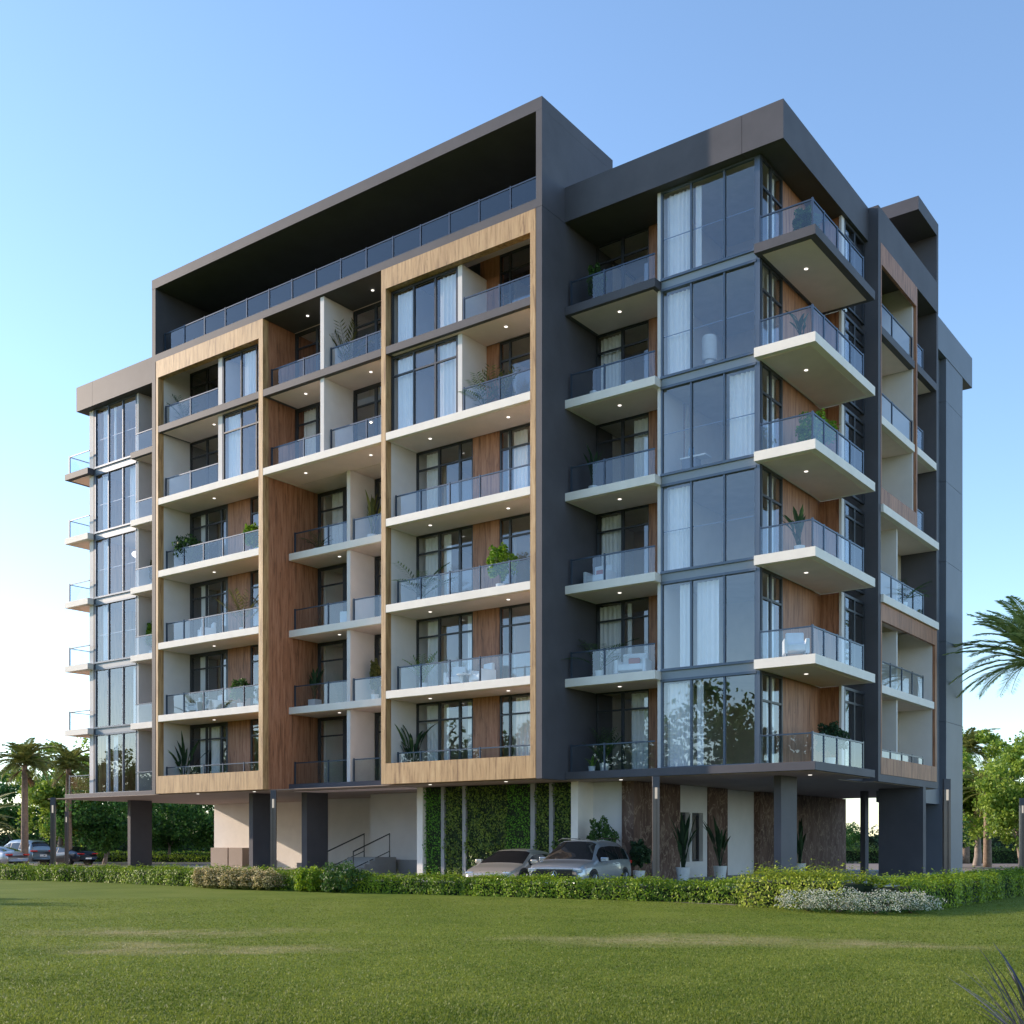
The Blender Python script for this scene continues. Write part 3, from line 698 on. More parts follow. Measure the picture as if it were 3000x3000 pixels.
MB().box(-.55,.55,-.04,0,0,1.7).build('frame',plain('gold_frame',(.5,.36,.12),rough=.4),pf); MB().box(-.43,.43,-.05,-.041,.12,1.58).build('canvas',plain('canvas_paint',(.05,.06,.03),rough=.8,var=.5,sc=3),pf)
pf=empty('wall_picture',(4.4,6.1,F[4]+.7)); tag(pf,'tall pale picture in the fourth floor room behind the corner glass','picture')
MB().box(-.4,.4,-.04,0,0,1.35).build('frame',M_pot,pf); MB().box(-.34,.34,-.05,-.041,.06,1.29).build('canvas',plain('pale_canvas',(.55,.53,.5),rough=.8,var=.15,sc=3),pf)
side=empty('sideboard',(4.35,2.35,F[4])); tag(side,'dark sideboard with white top behind the corner glass of the fourth floor','sideboard')
MB().box(-.25,.25,-.2,.2,0,.55).build('cabinet',plain('sideboard_paint',(.08,.09,.12)),side); MB().box(-.3,.62,-.22,.22,.55,.6).build('top',M_pot,side)
v=MB().lathe(4.35,2.35,[(.06,F[4]+.601),(.11,F[4]+.75),(.1,F[4]+.9),(.05,F[4]+1.0)],16); tag(v.build('vase',plain('blue_vase',(.15,.25,.35),rough=.2),smooth=True),'blue glass vase on the sideboard','vase')

# ------------------------------------------------------------------ plants in pots
def leaf_strip(pts,widths,curve=.0):
    """flat tapering leaf along points, returns verts faces"""
    V=[];Fc=[]
    for i,p in enumerate(pts):
        d=(pts[min(i+1,len(pts)-1)]-pts[max(i-1,0)]).normalized()
        s=d.cross(Vector((0,0,1)))
        if s.length<.05: s=Vector((1,0,0))
        s.normalize(); n=s.cross(d)
        V+= [p-s*widths[i]+n*widths[i]*curve, p, p+s*widths[i]+n*widths[i]*curve]
    for i in range(len(pts)-1):
        b=3*i; Fc+=[(b,b+1,b+4,b+3),(b+1,b+2,b+5,b+4)]
    return V,Fc
def arch(base,az,L,lean,droop,n=7):
    """points of a leaf midrib leaving base"""
    pts=[Vector(base)]; el=math.pi/2-lean
    for i in range(n):
        d=Vector((math.cos(az)*math.cos(el),math.sin(az)*math.cos(el),math.sin(el)))
        pts.append(pts[-1]+d*L/n); el-=droop/n
    return pts
def banana(h,w,nl=16,seed=0):
    rd=random.Random(seed); mb=MB(); st=MB()
    for i in range(nl):
        az=rd.uniform(0,6.283); lean=rd.uniform(.05,.75)*w; L=h*rd.uniform(.5,1.05)
        sp=arch((rd.uniform(-.05,.05),rd.uniform(-.05,.05),0),az,L*.45,lean*.7,.1,4); st.tube(sp,.012,5)
        lp=arch(sp[-1],az,L*.58,lean*.9,rd.uniform(.3,1.0)*w,7); 
        wd=[.015,.07,.10,.11,.10,.08,.045,.004]; wd=[a*min(h,1.25)*rd.uniform(.4,.62) for a in wd]
        V,Fc=leaf_strip(lp,wd,.35); b=len(mb.v); mb.v+=[tuple(v) for v in V]; mb.f+=[tuple(x+b for x in q) for q in Fc]
    return mb,st
def palmlet(h,w,nl=12,seed=0,leafl=.22):
    rd=random.Random(seed); mb=MB(); st=MB()
    for i in range(nl):
        az=i*2.4+rd.uniform(-.4,.4); lean=rd.uniform(.1,.9)*w; L=h*rd.uniform(.8,1.1)
        pts=arch((0,0,0),az,L,lean,rd.uniform(.5,1.3)*w,12); st.tube(pts,[.01]*6+[.006]*7,4)
        for j in range(4,13):
            for s in (-1,1):
                p=pts[j]; d=(pts[j]-pts[j-1]).normalized(); sd_=d.cross(Vector((0,0,1))).normalized()*s
                tip=p+(sd_*.8+d*.7+Vector((0,0,-.15)))*leafl*h*(1.1-.06*abs(j-8)); q=(tip-p).cross(Vector((0,0,1))).normalized()*.018*h
                b=len(mb.v); mid=(p+tip)/2; mb.v+=[tuple(p),tuple(mid+q),tuple(tip),tuple(mid-q)]; mb.f.append((b,b+1,b+2,b+3))
    return mb,st
def bush_pts(n,r,h,rg,squash=1):
    d=rg.normal(size=(n,3)); d/=np.linalg.norm(d,axis=1)[:,None]
    rad=rg.uniform(.45,1.0,(n,1))**.6*(1+.18*np.sin(d[:,:1]*7+d[:,1:2]*5)+.12*np.sin(d[:,2:3]*9))
    P=d*rad*np.array([[r,r,h/2]]); P[:,2]+=h/2; return P
SEED=[0]
def plant(kind,x,y,z,h,w=.5,label='',mat=None,potr=.17,poth=.32,group=None,pot=True,square=False,potmat=None):
    SEED[0]+=1; sd_=SEED[0]; rg=np.random.default_rng(100+sd_)
    t=empty('potted_plant',(x,y,z)); tag(t,label,'plant','potted plants on the balconies' if group is None else group)
    base=0
    if pot:
        if square: MB().box(-potr,potr,-potr,potr,0,poth).build('pot',potmat or M_pot,t,bevel=.01)
        else: MB().lathe(0,0,[(potr*.75,0),(potr,poth),(potr*.85,poth),(potr*.85,poth-.04)],18).build('pot',potmat or M_pot,t,smooth=False)
        MB().lathe(0,0,[(potr*.8,poth-.05),(potr*.8,poth-.04)],12).build('soil',M_soil,t)
        base=poth-.04
    hh=h-base
    if kind=='banana': a,s=banana(hh,w,seed=sd_); m=mat or M_leafD
    elif kind=='palm': a,s=palmlet(hh*1.15,w,seed=sd_); m=mat or M_leafG
    elif kind=='bush':
        n=2200; P=bush_pts(n,w,hh*.85,rg); P[:,2]+=base+hh*.15
        V,Fc=leaf_quads(P,.10,rg=rg,aspect=.7); npmesh('foliage',V,Fc,mat or M_leafG,t)
        s=MB(); s.tube([(0,0,base),(0,0,base+hh*.5)],.02,6); s.build('stem',M_stem,t); return t
    o=a.build('foliage',m,t,loc=(0,0,base)); s.build('stem',m,t,loc=(0,0,base))
    return t
G1='behind the glass railing'
plant('palm',-20.2,1.0,F[6],1.3,.9,'feathery green plant on the sixth floor balcony at the left end of the dark frame')
plant('bush',-19.82,.95,F[4],1.55,.72,'wide dark green bush on the fourth floor balcony of the left timber bay')
plant('bush',-15.5,.9,F[4],1.35,.42,'round lime green bush at the right end of a fourth floor balcony',M_leafB)
plant('palm',-16.25,1.0,F[3],1.75,.7,'spiky olive plant on the third floor balcony of the left timber bay',M_leafY)
plant('bush',-16.38,1.0,F[2],1.3,.5,'small olive green bush on the second floor balcony of the left timber bay',M_leafG)
plant('banana',-20.2,1.0,F[1],2.5,1,'tall broad-leaved plant by the plaster wall on the first floor of the left timber bay')
plant('palm',-10.15,1.1,F[6],1.7,.6,'thin grassy plant beside the white divider on the sixth floor of the middle bay',M_leafY)
plant('palm',-13.2,2.4,F[4],1.05,.9,'low fan-leaved plant beside the timber wall on the fourth floor of the middle bay')
plant('banana',-9.95,2.3,F[4],2.15,.5,'tall yellowish broad-leaved plant on the fourth floor right of the white divider',M_leafY,potr=.22,poth=.35)
plant('banana',-13.3,2.35,F[2],1.75,.5,'dark plant in a square white pot by the timber wall on the second floor',None,potr=.2,poth=.38,square=True)
plant('bush',-9.8,2.3,F[2],1.65,.22,'small yellow-green ball plant behind the divider on the second floor of the middle bay',M_leafY)
plant('palm',-3.2,1.0,F[5],1.5,1,'small palm on the fifth floor balcony beside the timber pier')
plant('palm',-2.65,1.2,F[5],1.45,.5,'olive feathery plant right of the small palm on the fifth floor',M_leafY)
plant('palm',-6.2,1.0,F[3],1.6,1,'green palm with spreading fronds on the third floor of the right timber bay')
plant('bush',-2.46,.95,F[3],1.65,.55,'large bright green round bush on the third floor of the right timber bay',M_leafB)
plant('palm',-6.1,1.0,F[2],1.3,.7,'bright green fern with white pot on the second floor of the right timber bay',M_leafB)
plant('banana',-6.6,1.0,F[1],2.6,1,'big dark broad-leaved plant on the first floor of the right timber bay')
plant('bush',.73,2.2,F[6],1.5,.32,'slim green bush on the top balcony beside the dark side wall')
plant('banana',.63,2.2,F[4],1.8,.45,'tall narrow-leaved plant on the fourth floor beside the dark side wall')
plant('palm',.83,2.3,F[2],1.65,1.1,'palm with wide fronds on the second floor beside the dark side wall')
plant('palm',.9,2.5,F[1],1.35,.6,'dim slender palm on the first floor beside the dark side wall')
plant('banana',.7,2.0,F[1],.65,1,'small bright green spiky plant in a striped white pot on the first floor',M_leafB,potr=.13,poth=.2)
plant('bush',8.2,2.5,F[6],1.15,.4,'bushy plant on the top corner balcony')
plant('banana',8.2,2.2,F[5],1.25,1,'dark broad-leaved plant on the fifth floor corner balcony')
plant('bush',8.1,3.5,F[4],1.55,.62,'large bright green bush on the fourth floor corner balcony',M_leafB)
plant('banana',8.1,2.3,F[3],1.55,.8,'dark curved-leaf plant on the third floor corner balcony')
plant('bush',8.2,4.6,F[1],1.4,.5,'round dark green bush on the first floor corner balcony',M_leafD)
plant('bush',-24.3,2.3,F[3],1.65,.32,'green bush on the third floor beside the left edge of the dark frame',M_leafB)
plant('bush',-24.2,2.3,F[4],1.4,.2,'small olive plant on the fourth floor beside the left edge of the dark frame',M_leafY)
plant('banana',-28.75,2.6,F[4],1.6,.8,'dark leafy plant at the far left on a fourth floor corner balcony')
plant('bush',-28.7,2.6,F[2],1.5,.25,'pale green plant at the far left on a second floor corner balcony')
plant('bush',-28.75,2.6,F[6],1.1,.25,'pale plant at the far left on the top corner balcony')
plant('palm',8.0,12.6,F[3],1.3,1,'small palm on the third floor balcony of the side block')
GG='potted plants by the entrance'
plant('banana',2.9,4.5,.3,2.35,.55,'tall banana-leaved plant in a white pot in front of the entrance door',None,.26,.45,GG)
plant('banana',2.9,7.4,.3,2.3,.6,'tall cactus-like plant in a white pot before the pale wall panel',None,.26,.45,GG)
plant('banana',3.2,14.2,.3,2.3,.35,'slim dark plant in a white pot against the wide marble wall',None,.26,.45,GG)
plant('bush',1.0,2.1,.3,2.1,.5,'conical green shrub behind the parked grey car',M_leafG,.26,.45,GG)
plant('bush',2.05,2.9,.3,1.35,.35,'small grey-green shrub beside the marble wall corner',M_leafD,.22,.35,GG)

# balcony furniture
def armchair(x,y,z,rz,label,cush=None,w=.75):
    t=empty('armchair',(x,y,z),rz); tag(t,label,'armchair','white armchairs on the balconies')
    MB().box(-w/2+.1,w/2-.1,-.32,.28,.2,.42).build('seat',M_cush,t,bevel=.04)
    MB().box(-w/2+.1,w/2-.1,.24,.38,.3,.85).build('backrest',M_cush,t,bevel=.04)
    for s in (-1,1):
        MB().box(s*(w/2-.05)-.06,s*(w/2-.05)+.06,-.32,.36,.12,.58).build('armrest',M_cush,t,bevel=.03)
    mb=MB()
    for sx in (-1,1):
        for sy in (-1,1): MB().box(sx*(w/2-.08)-.02,sx*(w/2-.08)+.02,sy*.27-.02,sy*.27+.02,0,.13).build('leg',M_frame,t)
    if cush: MB().box(-.2,.2,.1,.22,.42,.68).build('cushion',M_red,t,bevel=.03)
def table(x,y,z,label):
    t=empty('side_table',(x,y,z)); tag(t,label,'table','white tables on the balconies')
    MB().lathe(0,0,[(.3,.42),(.3,.45)],20).build('tabletop',M_pot,t); MB().tube([(0,0,0),(0,0,.42)],.03,8).build('leg',M_frame,t)
armchair(8.1,2.0,F[2],.5,'white armchair on the second floor corner balcony')
armchair(2.1,2.4,F[2],.2,'white armchair with red cushion on the second floor beside the dark side wall',True,1.1)
armchair(.75,2.4,F[3],0,'white armchair with red cushion on the third floor beside the dark side wall',True,.9)
armchair(-19.4,1.1,F[2],0,'left white armchair on the second floor of the left timber bay')
armchair(-18.3,1.1,F[2],-.4,'right white armchair on the second floor of the left timber bay')
table(-17.2,1.0,F[2],'white round table beside the armchairs on the second floor of the left timber bay')
armchair(-18.8,1.1,F[3],-.5,'white chair on the third floor of the left timber bay')
armchair(-11.2,2.35,F[3],-1.2,'white chair behind the railing on the third floor of the middle bay')
armchair(-4.6,1.1,F[2],.3,'left white armchair on the second floor of the right timber bay')
armchair(-3.4,1.1,F[2],-.3,'right white armchair on the second floor of the right timber bay')
table(-4.0,.85,F[2],'white table between two armchairs on the second floor of the right timber bay')
for x,lb in ((.9,'left'),(2.35,'right')):
    t=empty('sun_lounger',(x,2.35,F[5])); tag(t,lb+' pale low lounger on the fifth floor beside the dark side wall','lounger','pale loungers on the fifth floor')
    MB().box(-.35,.35,-.3,.3,.18,.3).build('mattress',M_cush,t,bevel=.04); MB().box(-.35,.35,-.3,.3,.1,.17).build('frame',M_rail,t)
    MB().box(-.35,-.12,-.28,.28,.3,.42).build('pillow',M_cush,t,bevel=.04)

# ------------------------------------------------------------------ green wall panels
for i,(a,b_,m_,lb) in enumerate(((-7.1,-6.26,M_gw1,'narrow bright green moss panel left of the others'),(-6.1,-5.21,M_gw2,'narrow dark olive planted panel, second from the left'),(-5.05,-2.06,M_gw2,'widest planted wall panel, olive and bright green, above the champagne car'),(-1.85,-1.24,M_gw2,'narrowest olive planted panel between two pale pilasters'),(-1.06,-.25,M_gw2,'dark planted wall panel at the right end, above the grey car'))):
    t=empty('green_wall',((a+b_)/2,2.3,.3)); tag(t,lb,'green wall','planted wall panels')
    hw=(b_-a)/2
    MB().box(-hw+.01,hw-.01,.0,.08,0,3.45).build('backing',M_hcore,t)
    def gw(x0,x1,mat,dens=420):
        n=int((x1-x0)*3.45*dens); P=np.stack([rng.uniform(x0,x1,n),-rng.uniform(-.02,.16,n),rng.uniform(.02,3.43,n)],1)
        P[:,1]-=.06*np.sin(P[:,0]*6+P[:,2]*3)+.04*np.sin(P[:,2]*7)
        V,Fc=leaf_quads(P,.075 if mat is M_gw1 else .1,normals=np.tile([0,-1.,0],(n,1))); return npmesh('foliage',V,Fc,mat,t)
    if i==2: gw(-hw,.45,M_gw2); gw(.45,hw,M_gw1)
    else: gw(-hw,hw,m_)

# ------------------------------------------------------------------ lamp posts
lp0=empty('lamp_post',(0,0,0))
MB().box(-.11,.11,-.07,.07,3.35,3.7).build('head',M_dark,lp0,bevel=.006)
MB().box(-.11,-.035,-.07,.07,0,3.35).box(.035,.11,-.07,.07,0,3.35).box(-.035,.035,-.035,.035,0,3.35).build('pole',plain('bronze_metal',(.13,.105,.10),rough=.35,metal=.5),lp0)
MB().box(-.034,-.012,-.066,-.036,3.0,3.35).box(.012,.034,-.066,-.036,3.0,3.35).build('light_slit',emit('slit_glow',(1,.92,.8),.35),lp0)
spots=[((4.18,.29),'slim lamp post in front of the marble wall'),((-12.67,-.49),'slim lamp post below the middle timber wall between two columns'),((11.14,7.18),'slim lamp post in front of the rear right wall'),((-26.58,-1.46),'slim lamp post between the parked cars at the left'),((-47.5,12.42),'distant slim lamp post beside the left palm trunk'),((9.35,25.64),'slim lamp post at the right edge of the picture')]
for i,((x,y),lb) in enumerate(spots):
    o=lp0 if i==0 else copy_tree(lp0)
    o.location=(x,y,0); o.rotation_euler.z=R(36); tag(o,lb,'lamp post','slim lamp posts round the building')
    if i==4:o.scale=(1,1,1.0)

# ------------------------------------------------------------------ hedges
def hedge(name,path,wd,h,mat,label,cat='hedge',dens=520,leaf=.06,group=None,jag=.06,core=True,up=.5):
    path=[Vector((*p,0)) for p in path]; t=empty(name,path[0].to_tuple()); tag(t,label,cat,group)
    P=[];Nn=[]; cb=MB()
    for i in range(len(path)-1):
        a,b_=path[i],path[i+1]; L=(b_-a).length; d=(b_-a)/L; s=Vector((-d.y,d.x,0))
        n=int(L*(wd+2*h)*dens); u=rng.uniform(-.1,L+.1,n); q=rng.uniform(0,wd+2*h,n)
        # around profile: left side up, top, right side down
        off=np.where(q<h,-wd/2,np.where(q<h+wd,q-h-wd/2,wd/2)); zz=np.where(q<h,q,np.where(q<h+wd,h,wd+2*h-q))
        nx=np.where(q<h,-1.,np.where(q<h+wd,0,1.)); nz=np.where((q>=h)&(q<h+wd),1.,0.)
        dep=np.abs(rng.normal(0,.05,n)); bul=.035*np.sin(u*2.1+i)+.03*np.sin(u*5.3)+.015*np.sin(u*11.)+rng.normal(0,jag*.5,n)
        off=off+nx*(bul-dep); zz=zz+nz*(bul+rng.exponential(jag*.6,n)-dep)
        X=a.x+d.x*u+s.x*off; Y=a.y+d.y*u+s.y*off
        P.append(np.stack([X,Y,np.maximum(zz,.02)],1)); Nn.append(np.stack([s.x*nx,s.y*nx,nz+.2],1))
        if core:
            ww=wd/2-.2; hh=h-.16; bb=len(cb.v); a2=a-d*.02; b2=b_+d*.02
            for z_ in (0,hh):
                for q_ in (a2-s*ww,b2-s*ww,b2+s*ww,a2+s*ww): cb.v.append((q_.x-path[0].x,q_.y-path[0].y,z_))
            cb.f+=[(bb,bb+3,bb+2,bb+1),(bb+4,bb+5,bb+6,bb+7),(bb,bb+1,bb+5,bb+4),(bb+1,bb+2,bb+6,bb+5),(bb+2,bb+3,bb+7,bb+6),(bb+3,bb,bb+4,bb+7)]
    P=np.concatenate(P); Nn=np.concatenate(Nn); P[:,0]-=path[0].x; P[:,1]-=path[0].y
    V,Fc=leaf_quads(P,leaf,up=up,normals=Nn); npmesh('foliage',V,Fc,mat,t)
    if core: cb.build('branches',M_hcore,t)
    return t
hedge('hedge',[(-34,-4.3),(-25.6,-3.95),(-18.6,-3.4),(-15.3,-3.9)],1.15,.56,M_hedge,'long clipped green hedge at the left in front of the parked cars',dens=800,leaf=.085)
hedge('hedge',[(-15.3,-3.9),(-12,-4.0),(-9.2,-4.25),(-6.3,-4.3)],1.1,.62,M_hedge,'clipped green hedge behind the straw-coloured bushes',dens=900,leaf=.08)
hedge('hedge',[(-6.3,-4.3),(-4.6,-4.2),(.4,-3.7)],1.1,.52,M_hedge,'clipped hedge section left of the champagne car',dens=900,leaf=.08)
hedge('hedge',[(.4,-3.7),(2.2,-3.55),(5.8,-3.35),(9.4,-3.2)],1.1,.53,M_hedge,'clipped bright green hedge in front of the grey car and the marble wall',dens=900,leaf=.075)
hedge('hedge',[(9.6,-4.1),(11.2,-4.3),(12.4,-4.6)],1.6,.78,M_hedgeY,'taller yellow-green hedge at the corner of the bed',dens=900,leaf=.075,jag=.1)
hedge('hedge',[(12.9,-4.4),(13.25,-2.1),(13.3,.4),(13.1,3.0),(13.2,6.2),(13.6,12)],1.25,.68,M_hedge,'curved green hedge running back along the right side',dens=800,leaf=.075)
def shrub(name,x,y,r,h,mat,label,cat='shrub',n=2600,leaf=.06,group=None,up=.3,flower=None):
    t=empty(name,(x,y,0)); tag(t,label,cat,group); rg=np.random.default_rng(int(abs(x*97+y*31))+5)
    P=bush_pts(n,r,h*1.15,rg); P[:,2]=np.maximum(P[:,2]-.05*h,.02)
    V,Fc=leaf_quads(P,leaf,up=up,rg=rg); npmesh('foliage',V,Fc,mat,t)
    if flower is not None:
        k=P[:,2]>.2*h; Q=P[k][:int(n*.8)]*1.06; V,Fc=leaf_quads(Q,leaf*.8,up=.1,aspect=.9,rg=rg); npmesh('flower',V,Fc,flower,t)
    mb=MB()
    for i in range(5):
        a=i*1.26; mb.tube([(0,0,0),(r*.35*math.cos(a),r*.35*math.sin(a),h*.5)],[.02,.01],5)
    mb.build('stem',M_stem,t); return t
for i,(x,y,r) in enumerate(((-11.3,-5.0,.42),(-10.5,-5.1,.5),(-9.5,-5.15,.55),(-8.6,-5.1,.45),(-7.8,-5.1,.55))):
    shrub('straw_shrub',x,y,r,.62,M_leafY,('leftmost','second','third','fourth','rightmost')[i]+' of the five round straw-coloured flowering bushes at the hedge foot',n=2000,leaf=.06,group='straw-coloured bushes at the hedge foot',flower=M_straw)
shrub('feathery_shrub',-6.0,-4.85,.6,.7,M_hedge,'feathery yellow-green shrub leaning out of the hedge',n=3600,leaf=.09,up=1.2)
shrub('feathery_shrub',-4.6,-4.75,.8,.85,M_leafG,'darker feathery shrub right of the yellow-green one',n=3200,leaf=.09,up=1.2)
# white flower bed
for i,(x,y,r,h_) in enumerate(((11.55,-5.55,.8,.42),(12.35,-5.7,.9,.46),(13.2,-5.65,.85,.44),(13.75,-4.9,.6,.42))):
    shrub('flower_bed',x,y,r,h_,M_leafG,('leftmost','second','third','rightmost')[i]+' of four low cushions of small white flowers on the lawn edge','flowers',n=2600,leaf=.04,group='low white flower cushions',flower=M_wflower)
# far planted strips
GREY=None
hedge('hedge',[(-66,17.2),(-55,22.9),(-44,28.7)],1.0,.62,M_hedge,'nearer low hedge row beyond the road, seen under the building at the left',dens=110,leaf=.14)
hedge('hedge',[(-84,30.5),(-72,38),(-60,45)],1.2,.75,M_hedge,'farther low hedge row beyond the road, seen under the building at the left',dens=80,leaf=.16)
hedge('hedge',[(-18,52.6),(-4,63),(12,76.2)],1.8,1.15,M_leafG,'loose green shrub belt beyond the road at the right',dens=90,leaf=.17,jag=.2)
hedge('hedge',[(-100,26),(-78,38),(-50,56)],3.0,2.6,M_leafD,'tall dark hedge closing the view behind the left trees',dens=26,leaf=.35,jag=.5)
hedge('hedge',[(-32,70),(-8,82),(24,104)],3.0,2.4,M_leafD,'tall dark hedge closing the view behind the right trees',dens=26,leaf=.35,jag=.5)

# ------------------------------------------------------------------ trees
def make_tree(name,h,cr,mat,seed,trunk_h=.28,n=16000,leaf=.2,fork=False,clear=.25):
    rd=random.Random(seed); rg=np.random.default_rng(seed); t=empty(name,(0,0,0))
    tr=MB(); ends=[]
    def br(p,d,L,r,lev):
        pts=[p]; rr=[r]
        for i in range(4):
            d=(d+Vector((rd.uniform(-.18,.18),rd.uniform(-.18,.18),rd.uniform(-.02,.14)))).normalized()
            pts.append(pts[-1]+d*L/4); rr.append(r*(1-.13*(i+1)))
        tr.tube(pts,rr,7 if lev<2 else 5,cap=False)
        if lev>=3: ends.append(pts[-1]); ends.append(pts[2]); return
        k=rd.choice((3,4)) if lev<2 else 3
        for i in range(k):
            az=6.283*i/k+rd.uniform(-.5,.5); sp=rd.uniform(.5,1.0)
            nd=(d*.75+Vector((math.cos(az)*sp,math.sin(az)*sp,rd.uniform(-.05,.45)))).normalized()
            br(pts[-1] if i else pts[3],nd,L*rd.uniform(.6,.8),rr[-1]*.62,lev+1)
    H=h*trunk_h
    br(Vector((0,0,0)),Vector((0,0,1)),H,h*.028,0)
    tr.build('trunk',M_bark,t,smooth=True)
    E=np.array([tuple(e) for e in ends]); 
    # crown volume: clumps at branch ends, kept inside an uneven ellipsoid
    cz=h*(clear+(1-clear)/2); zc=h*(1-clear)/2
    extra=rg.normal(size=(60,3)); extra/=np.linalg.norm(extra,axis=1)[:,None]; extra=extra*rg.uniform(.55,1.0,(60,1))*np.array([[cr,cr,zc]])+np.array([[0,0,cz]])
    s=np.abs(E[:,:2]).max()/cr if len(E) else 1
    if s>1: E[:,:2]/=s
    E[:,2]=np.clip(E[:,2],h*clear,h*.97)
    C_=np.concatenate([E,extra]); k=len(C_); idx=rg.integers(0,k,n); rad=(rg.uniform(.08,.22,k)*cr*1.6)[idx][:,None]
    d=rg.normal(size=(n,3)); d/=np.linalg.norm(d,axis=1)[:,None]
    P=C_[idx]+d*rad*rg.uniform(.3,1.0,(n,1))*np.array([[1,1,.75]])
    V,Fc=leaf_quads(P,leaf,rg=rg,aspect=.7,up=0); npmesh('crown',V,Fc,mat,t)
    return t
def frond(base,az,L,lean,droop,mb,rach,leafl=.5,n=16,nl=34,rd=random,w=.022,twist=0):
    pts=arch(base,az,L,lean,droop,n); rach.tube(pts,[.028*(1-.8*i/n)+.004 for i in range(n+1)],5,cap=False)
    for j in range(nl):
        u=.12+.88*j/(nl-1); f=u*n; i=min(int(f),n-1); p=pts[i].lerp(pts[i+1],f-i); d=(pts[i+1]-pts[i]).normalized()
        s=d.cross(Vector((0,0,1))); 
        if s.length<.1: s=Vector((math.sin(az),-math.cos(az),0))
        s.normalize(); ll=leafl*(1-.75*(abs(u-.45)/.6)**2)*rd.uniform(.85,1.1)
        for sg in (-1,1):
            tip=p+(s*sg*.75+d*.62+Vector((0,0,rd.uniform(.05,.3)-.25*u)))*ll
            q=d*w+Vector((0,0,w*.6)); b=len(mb.v); mid=p.lerp(tip,.4)
            mb.v+=[tuple(p),tuple(mid+q),tuple(tip),tuple(mid-q)]; mb.f.append((b,b+1,b+2,b+3))
def make_palm(name,h,fl,nf,seed,mat=M_palmL,dry=True,leafl=.5,tr=.17,nl=34,w=.022,lean=(0,0),big=False,droop=(.7,1.4)):
    rd=random.Random(seed); t=empty(name,(0,0,0))
    mb=MB(); n=14; pts=[];rr=[]
    for i in range(n+1):
        u=i/n; pts.append((lean[0]*u*u,lean[1]*u*u,(h)*u)); rr.append(tr*(1.25-.4*u+.05*(i%2)))
    mb.tube(pts,rr,10); mb.build('trunk',M_palmbark,t,smooth=True)
    top=Vector(pts[-1]); lf=MB(); ra=MB()
    for i in range(nf):
        az=i*2.399+rd.uniform(-.2,.2); k=i/nf
        frond(top+Vector((0,0,rd.uniform(-.1,.15))),az,fl*rd.uniform(.8,1.08),0.1+1.5*k*rd.uniform(.8,1.1),rd.uniform(*droop),lf,ra,leafl,nl=nl,rd=rd,w=w)
    lf.build('frond',mat,t); ra.build('frond_stalk',mat,t)
    if dry:
        lf=MB(); ra=MB()
        for i in range(int(nf*.45)):
            az=i*2.1; frond(top+Vector((0,0,-.25)),az,fl*rd.uniform(.45,.7),2.0,rd.uniform(.6,1.0),lf,ra,leafl*.7,nl=16,rd=rd,w=w*1.3)
        lf.build('dry_frond',M_palmDry,t)
    return t
used=set()
def put(proto,x,y,rz,s,label,cat,group):
    o=proto if proto.name not in used else copy_tree(proto)
    used.add(proto.name)
    o.location=(x,y,0); o.rotation_euler.z=rz; o.scale=(s,s,s); tag(o,label,cat,group); return o
TD=make_tree('broadleaf_tree',8.5,3.6,M_treeD,11,trunk_h=.2,n=17000,leaf=.26,clear=.12)
TD2=make_tree('spreading_tree',6.6,4.3,M_treeD,23,trunk_h=.19,n=17000,leaf=.24,clear=.2)
TG=make_tree('light_green_tree',9.6,3.3,M_treeG,37,trunk_h=.25,n=24000,leaf=.24,clear=.14)
GT='trees beyond the road'
put(TD,-68,20.5,0,1,'dark green tree at the left edge behind the tall palm','tree',GT)
put(TD,-72,27.5,2,.95,'dark green tree between the two left palms','tree',GT)
put(TD,-63,26.0,4,.82,'dark green tree behind the light green one at the left','tree',GT)
put(TG,-57.5,18.2,0,1.1,'tall light green tree behind the second left palm','tree',GT)
put(TD2,-54.2,19.8,0,1.05,'dark tree with pale forked trunk seen left of the first column','tree',GT)
put(TD2,-61.0,28.2,1.3,1.1,'dark tree just right of the first column, seen under the building','tree',GT)
put(TD2,-56.5,27.5,3.1,1.0,'dark rounded tree left of the pale ground floor wall','tree',GT)
put(TD2,-50.5,27.5,4.4,1.1,'dark rounded tree with pale thin trunk beside the pale ground floor wall','tree',GT)
put(TD,-78,18.0,1,.9,'partly hidden dark tree beyond the left frame edge','tree',GT)
put(TG,.5,52.2,2,1.12,'light green tree at the right behind the last wall','tree',GT)
put(TG,5.2,44.5,4,.92,'light green tree at the right picture edge','tree',GT)
put(TD2,-.7,45.0,2,.62,'small umbrella-shaped tree seen past the last column','tree',GT)
put(TD,-4.5,66.5,2,.95,'dark tree behind the rear right wall','tree',GT)
put(TD,4.5,66.5,3,.95,'dark tree behind the right palms','tree',GT)
put(TD2,-13.5,62.5,1,.55,'low dark tree seen between the marble wall and the dark column','tree',GT)
PG='palm trees'
PA=make_palm('fan_palm',6.7,2.3,60,5,leafl=.5,tr=.2,nl=30,w=.04,droop=(1.1,2.0))
put(PA,-48.3,9.9,0,1,'tall palm with bushy crown at the left edge','palm tree',PG)
put(PA,-52.3,15.6,2,1.04,'tall palm partly behind the left balconies','palm tree',PG)
PB=make_palm('young_palm',2.6,2.6,26,9,leafl=.45,tr=.16,dry=False)
put(PB,-38.3,1.4,0,1,'low palm with drooping fronds cut by the left picture edge','palm tree',PG)
put(PA,-2.9,62.1,1,1.3,'distant palm whose crown shows beside the right wall','palm tree',PG)
PC=make_palm('thick_palm',5.4,3.0,40,15,leafl=.55,tr=.24)
put(PC,2.0,49.0,0,.92,'palm with drooping crown at the right in front of the trees','palm tree',PG)
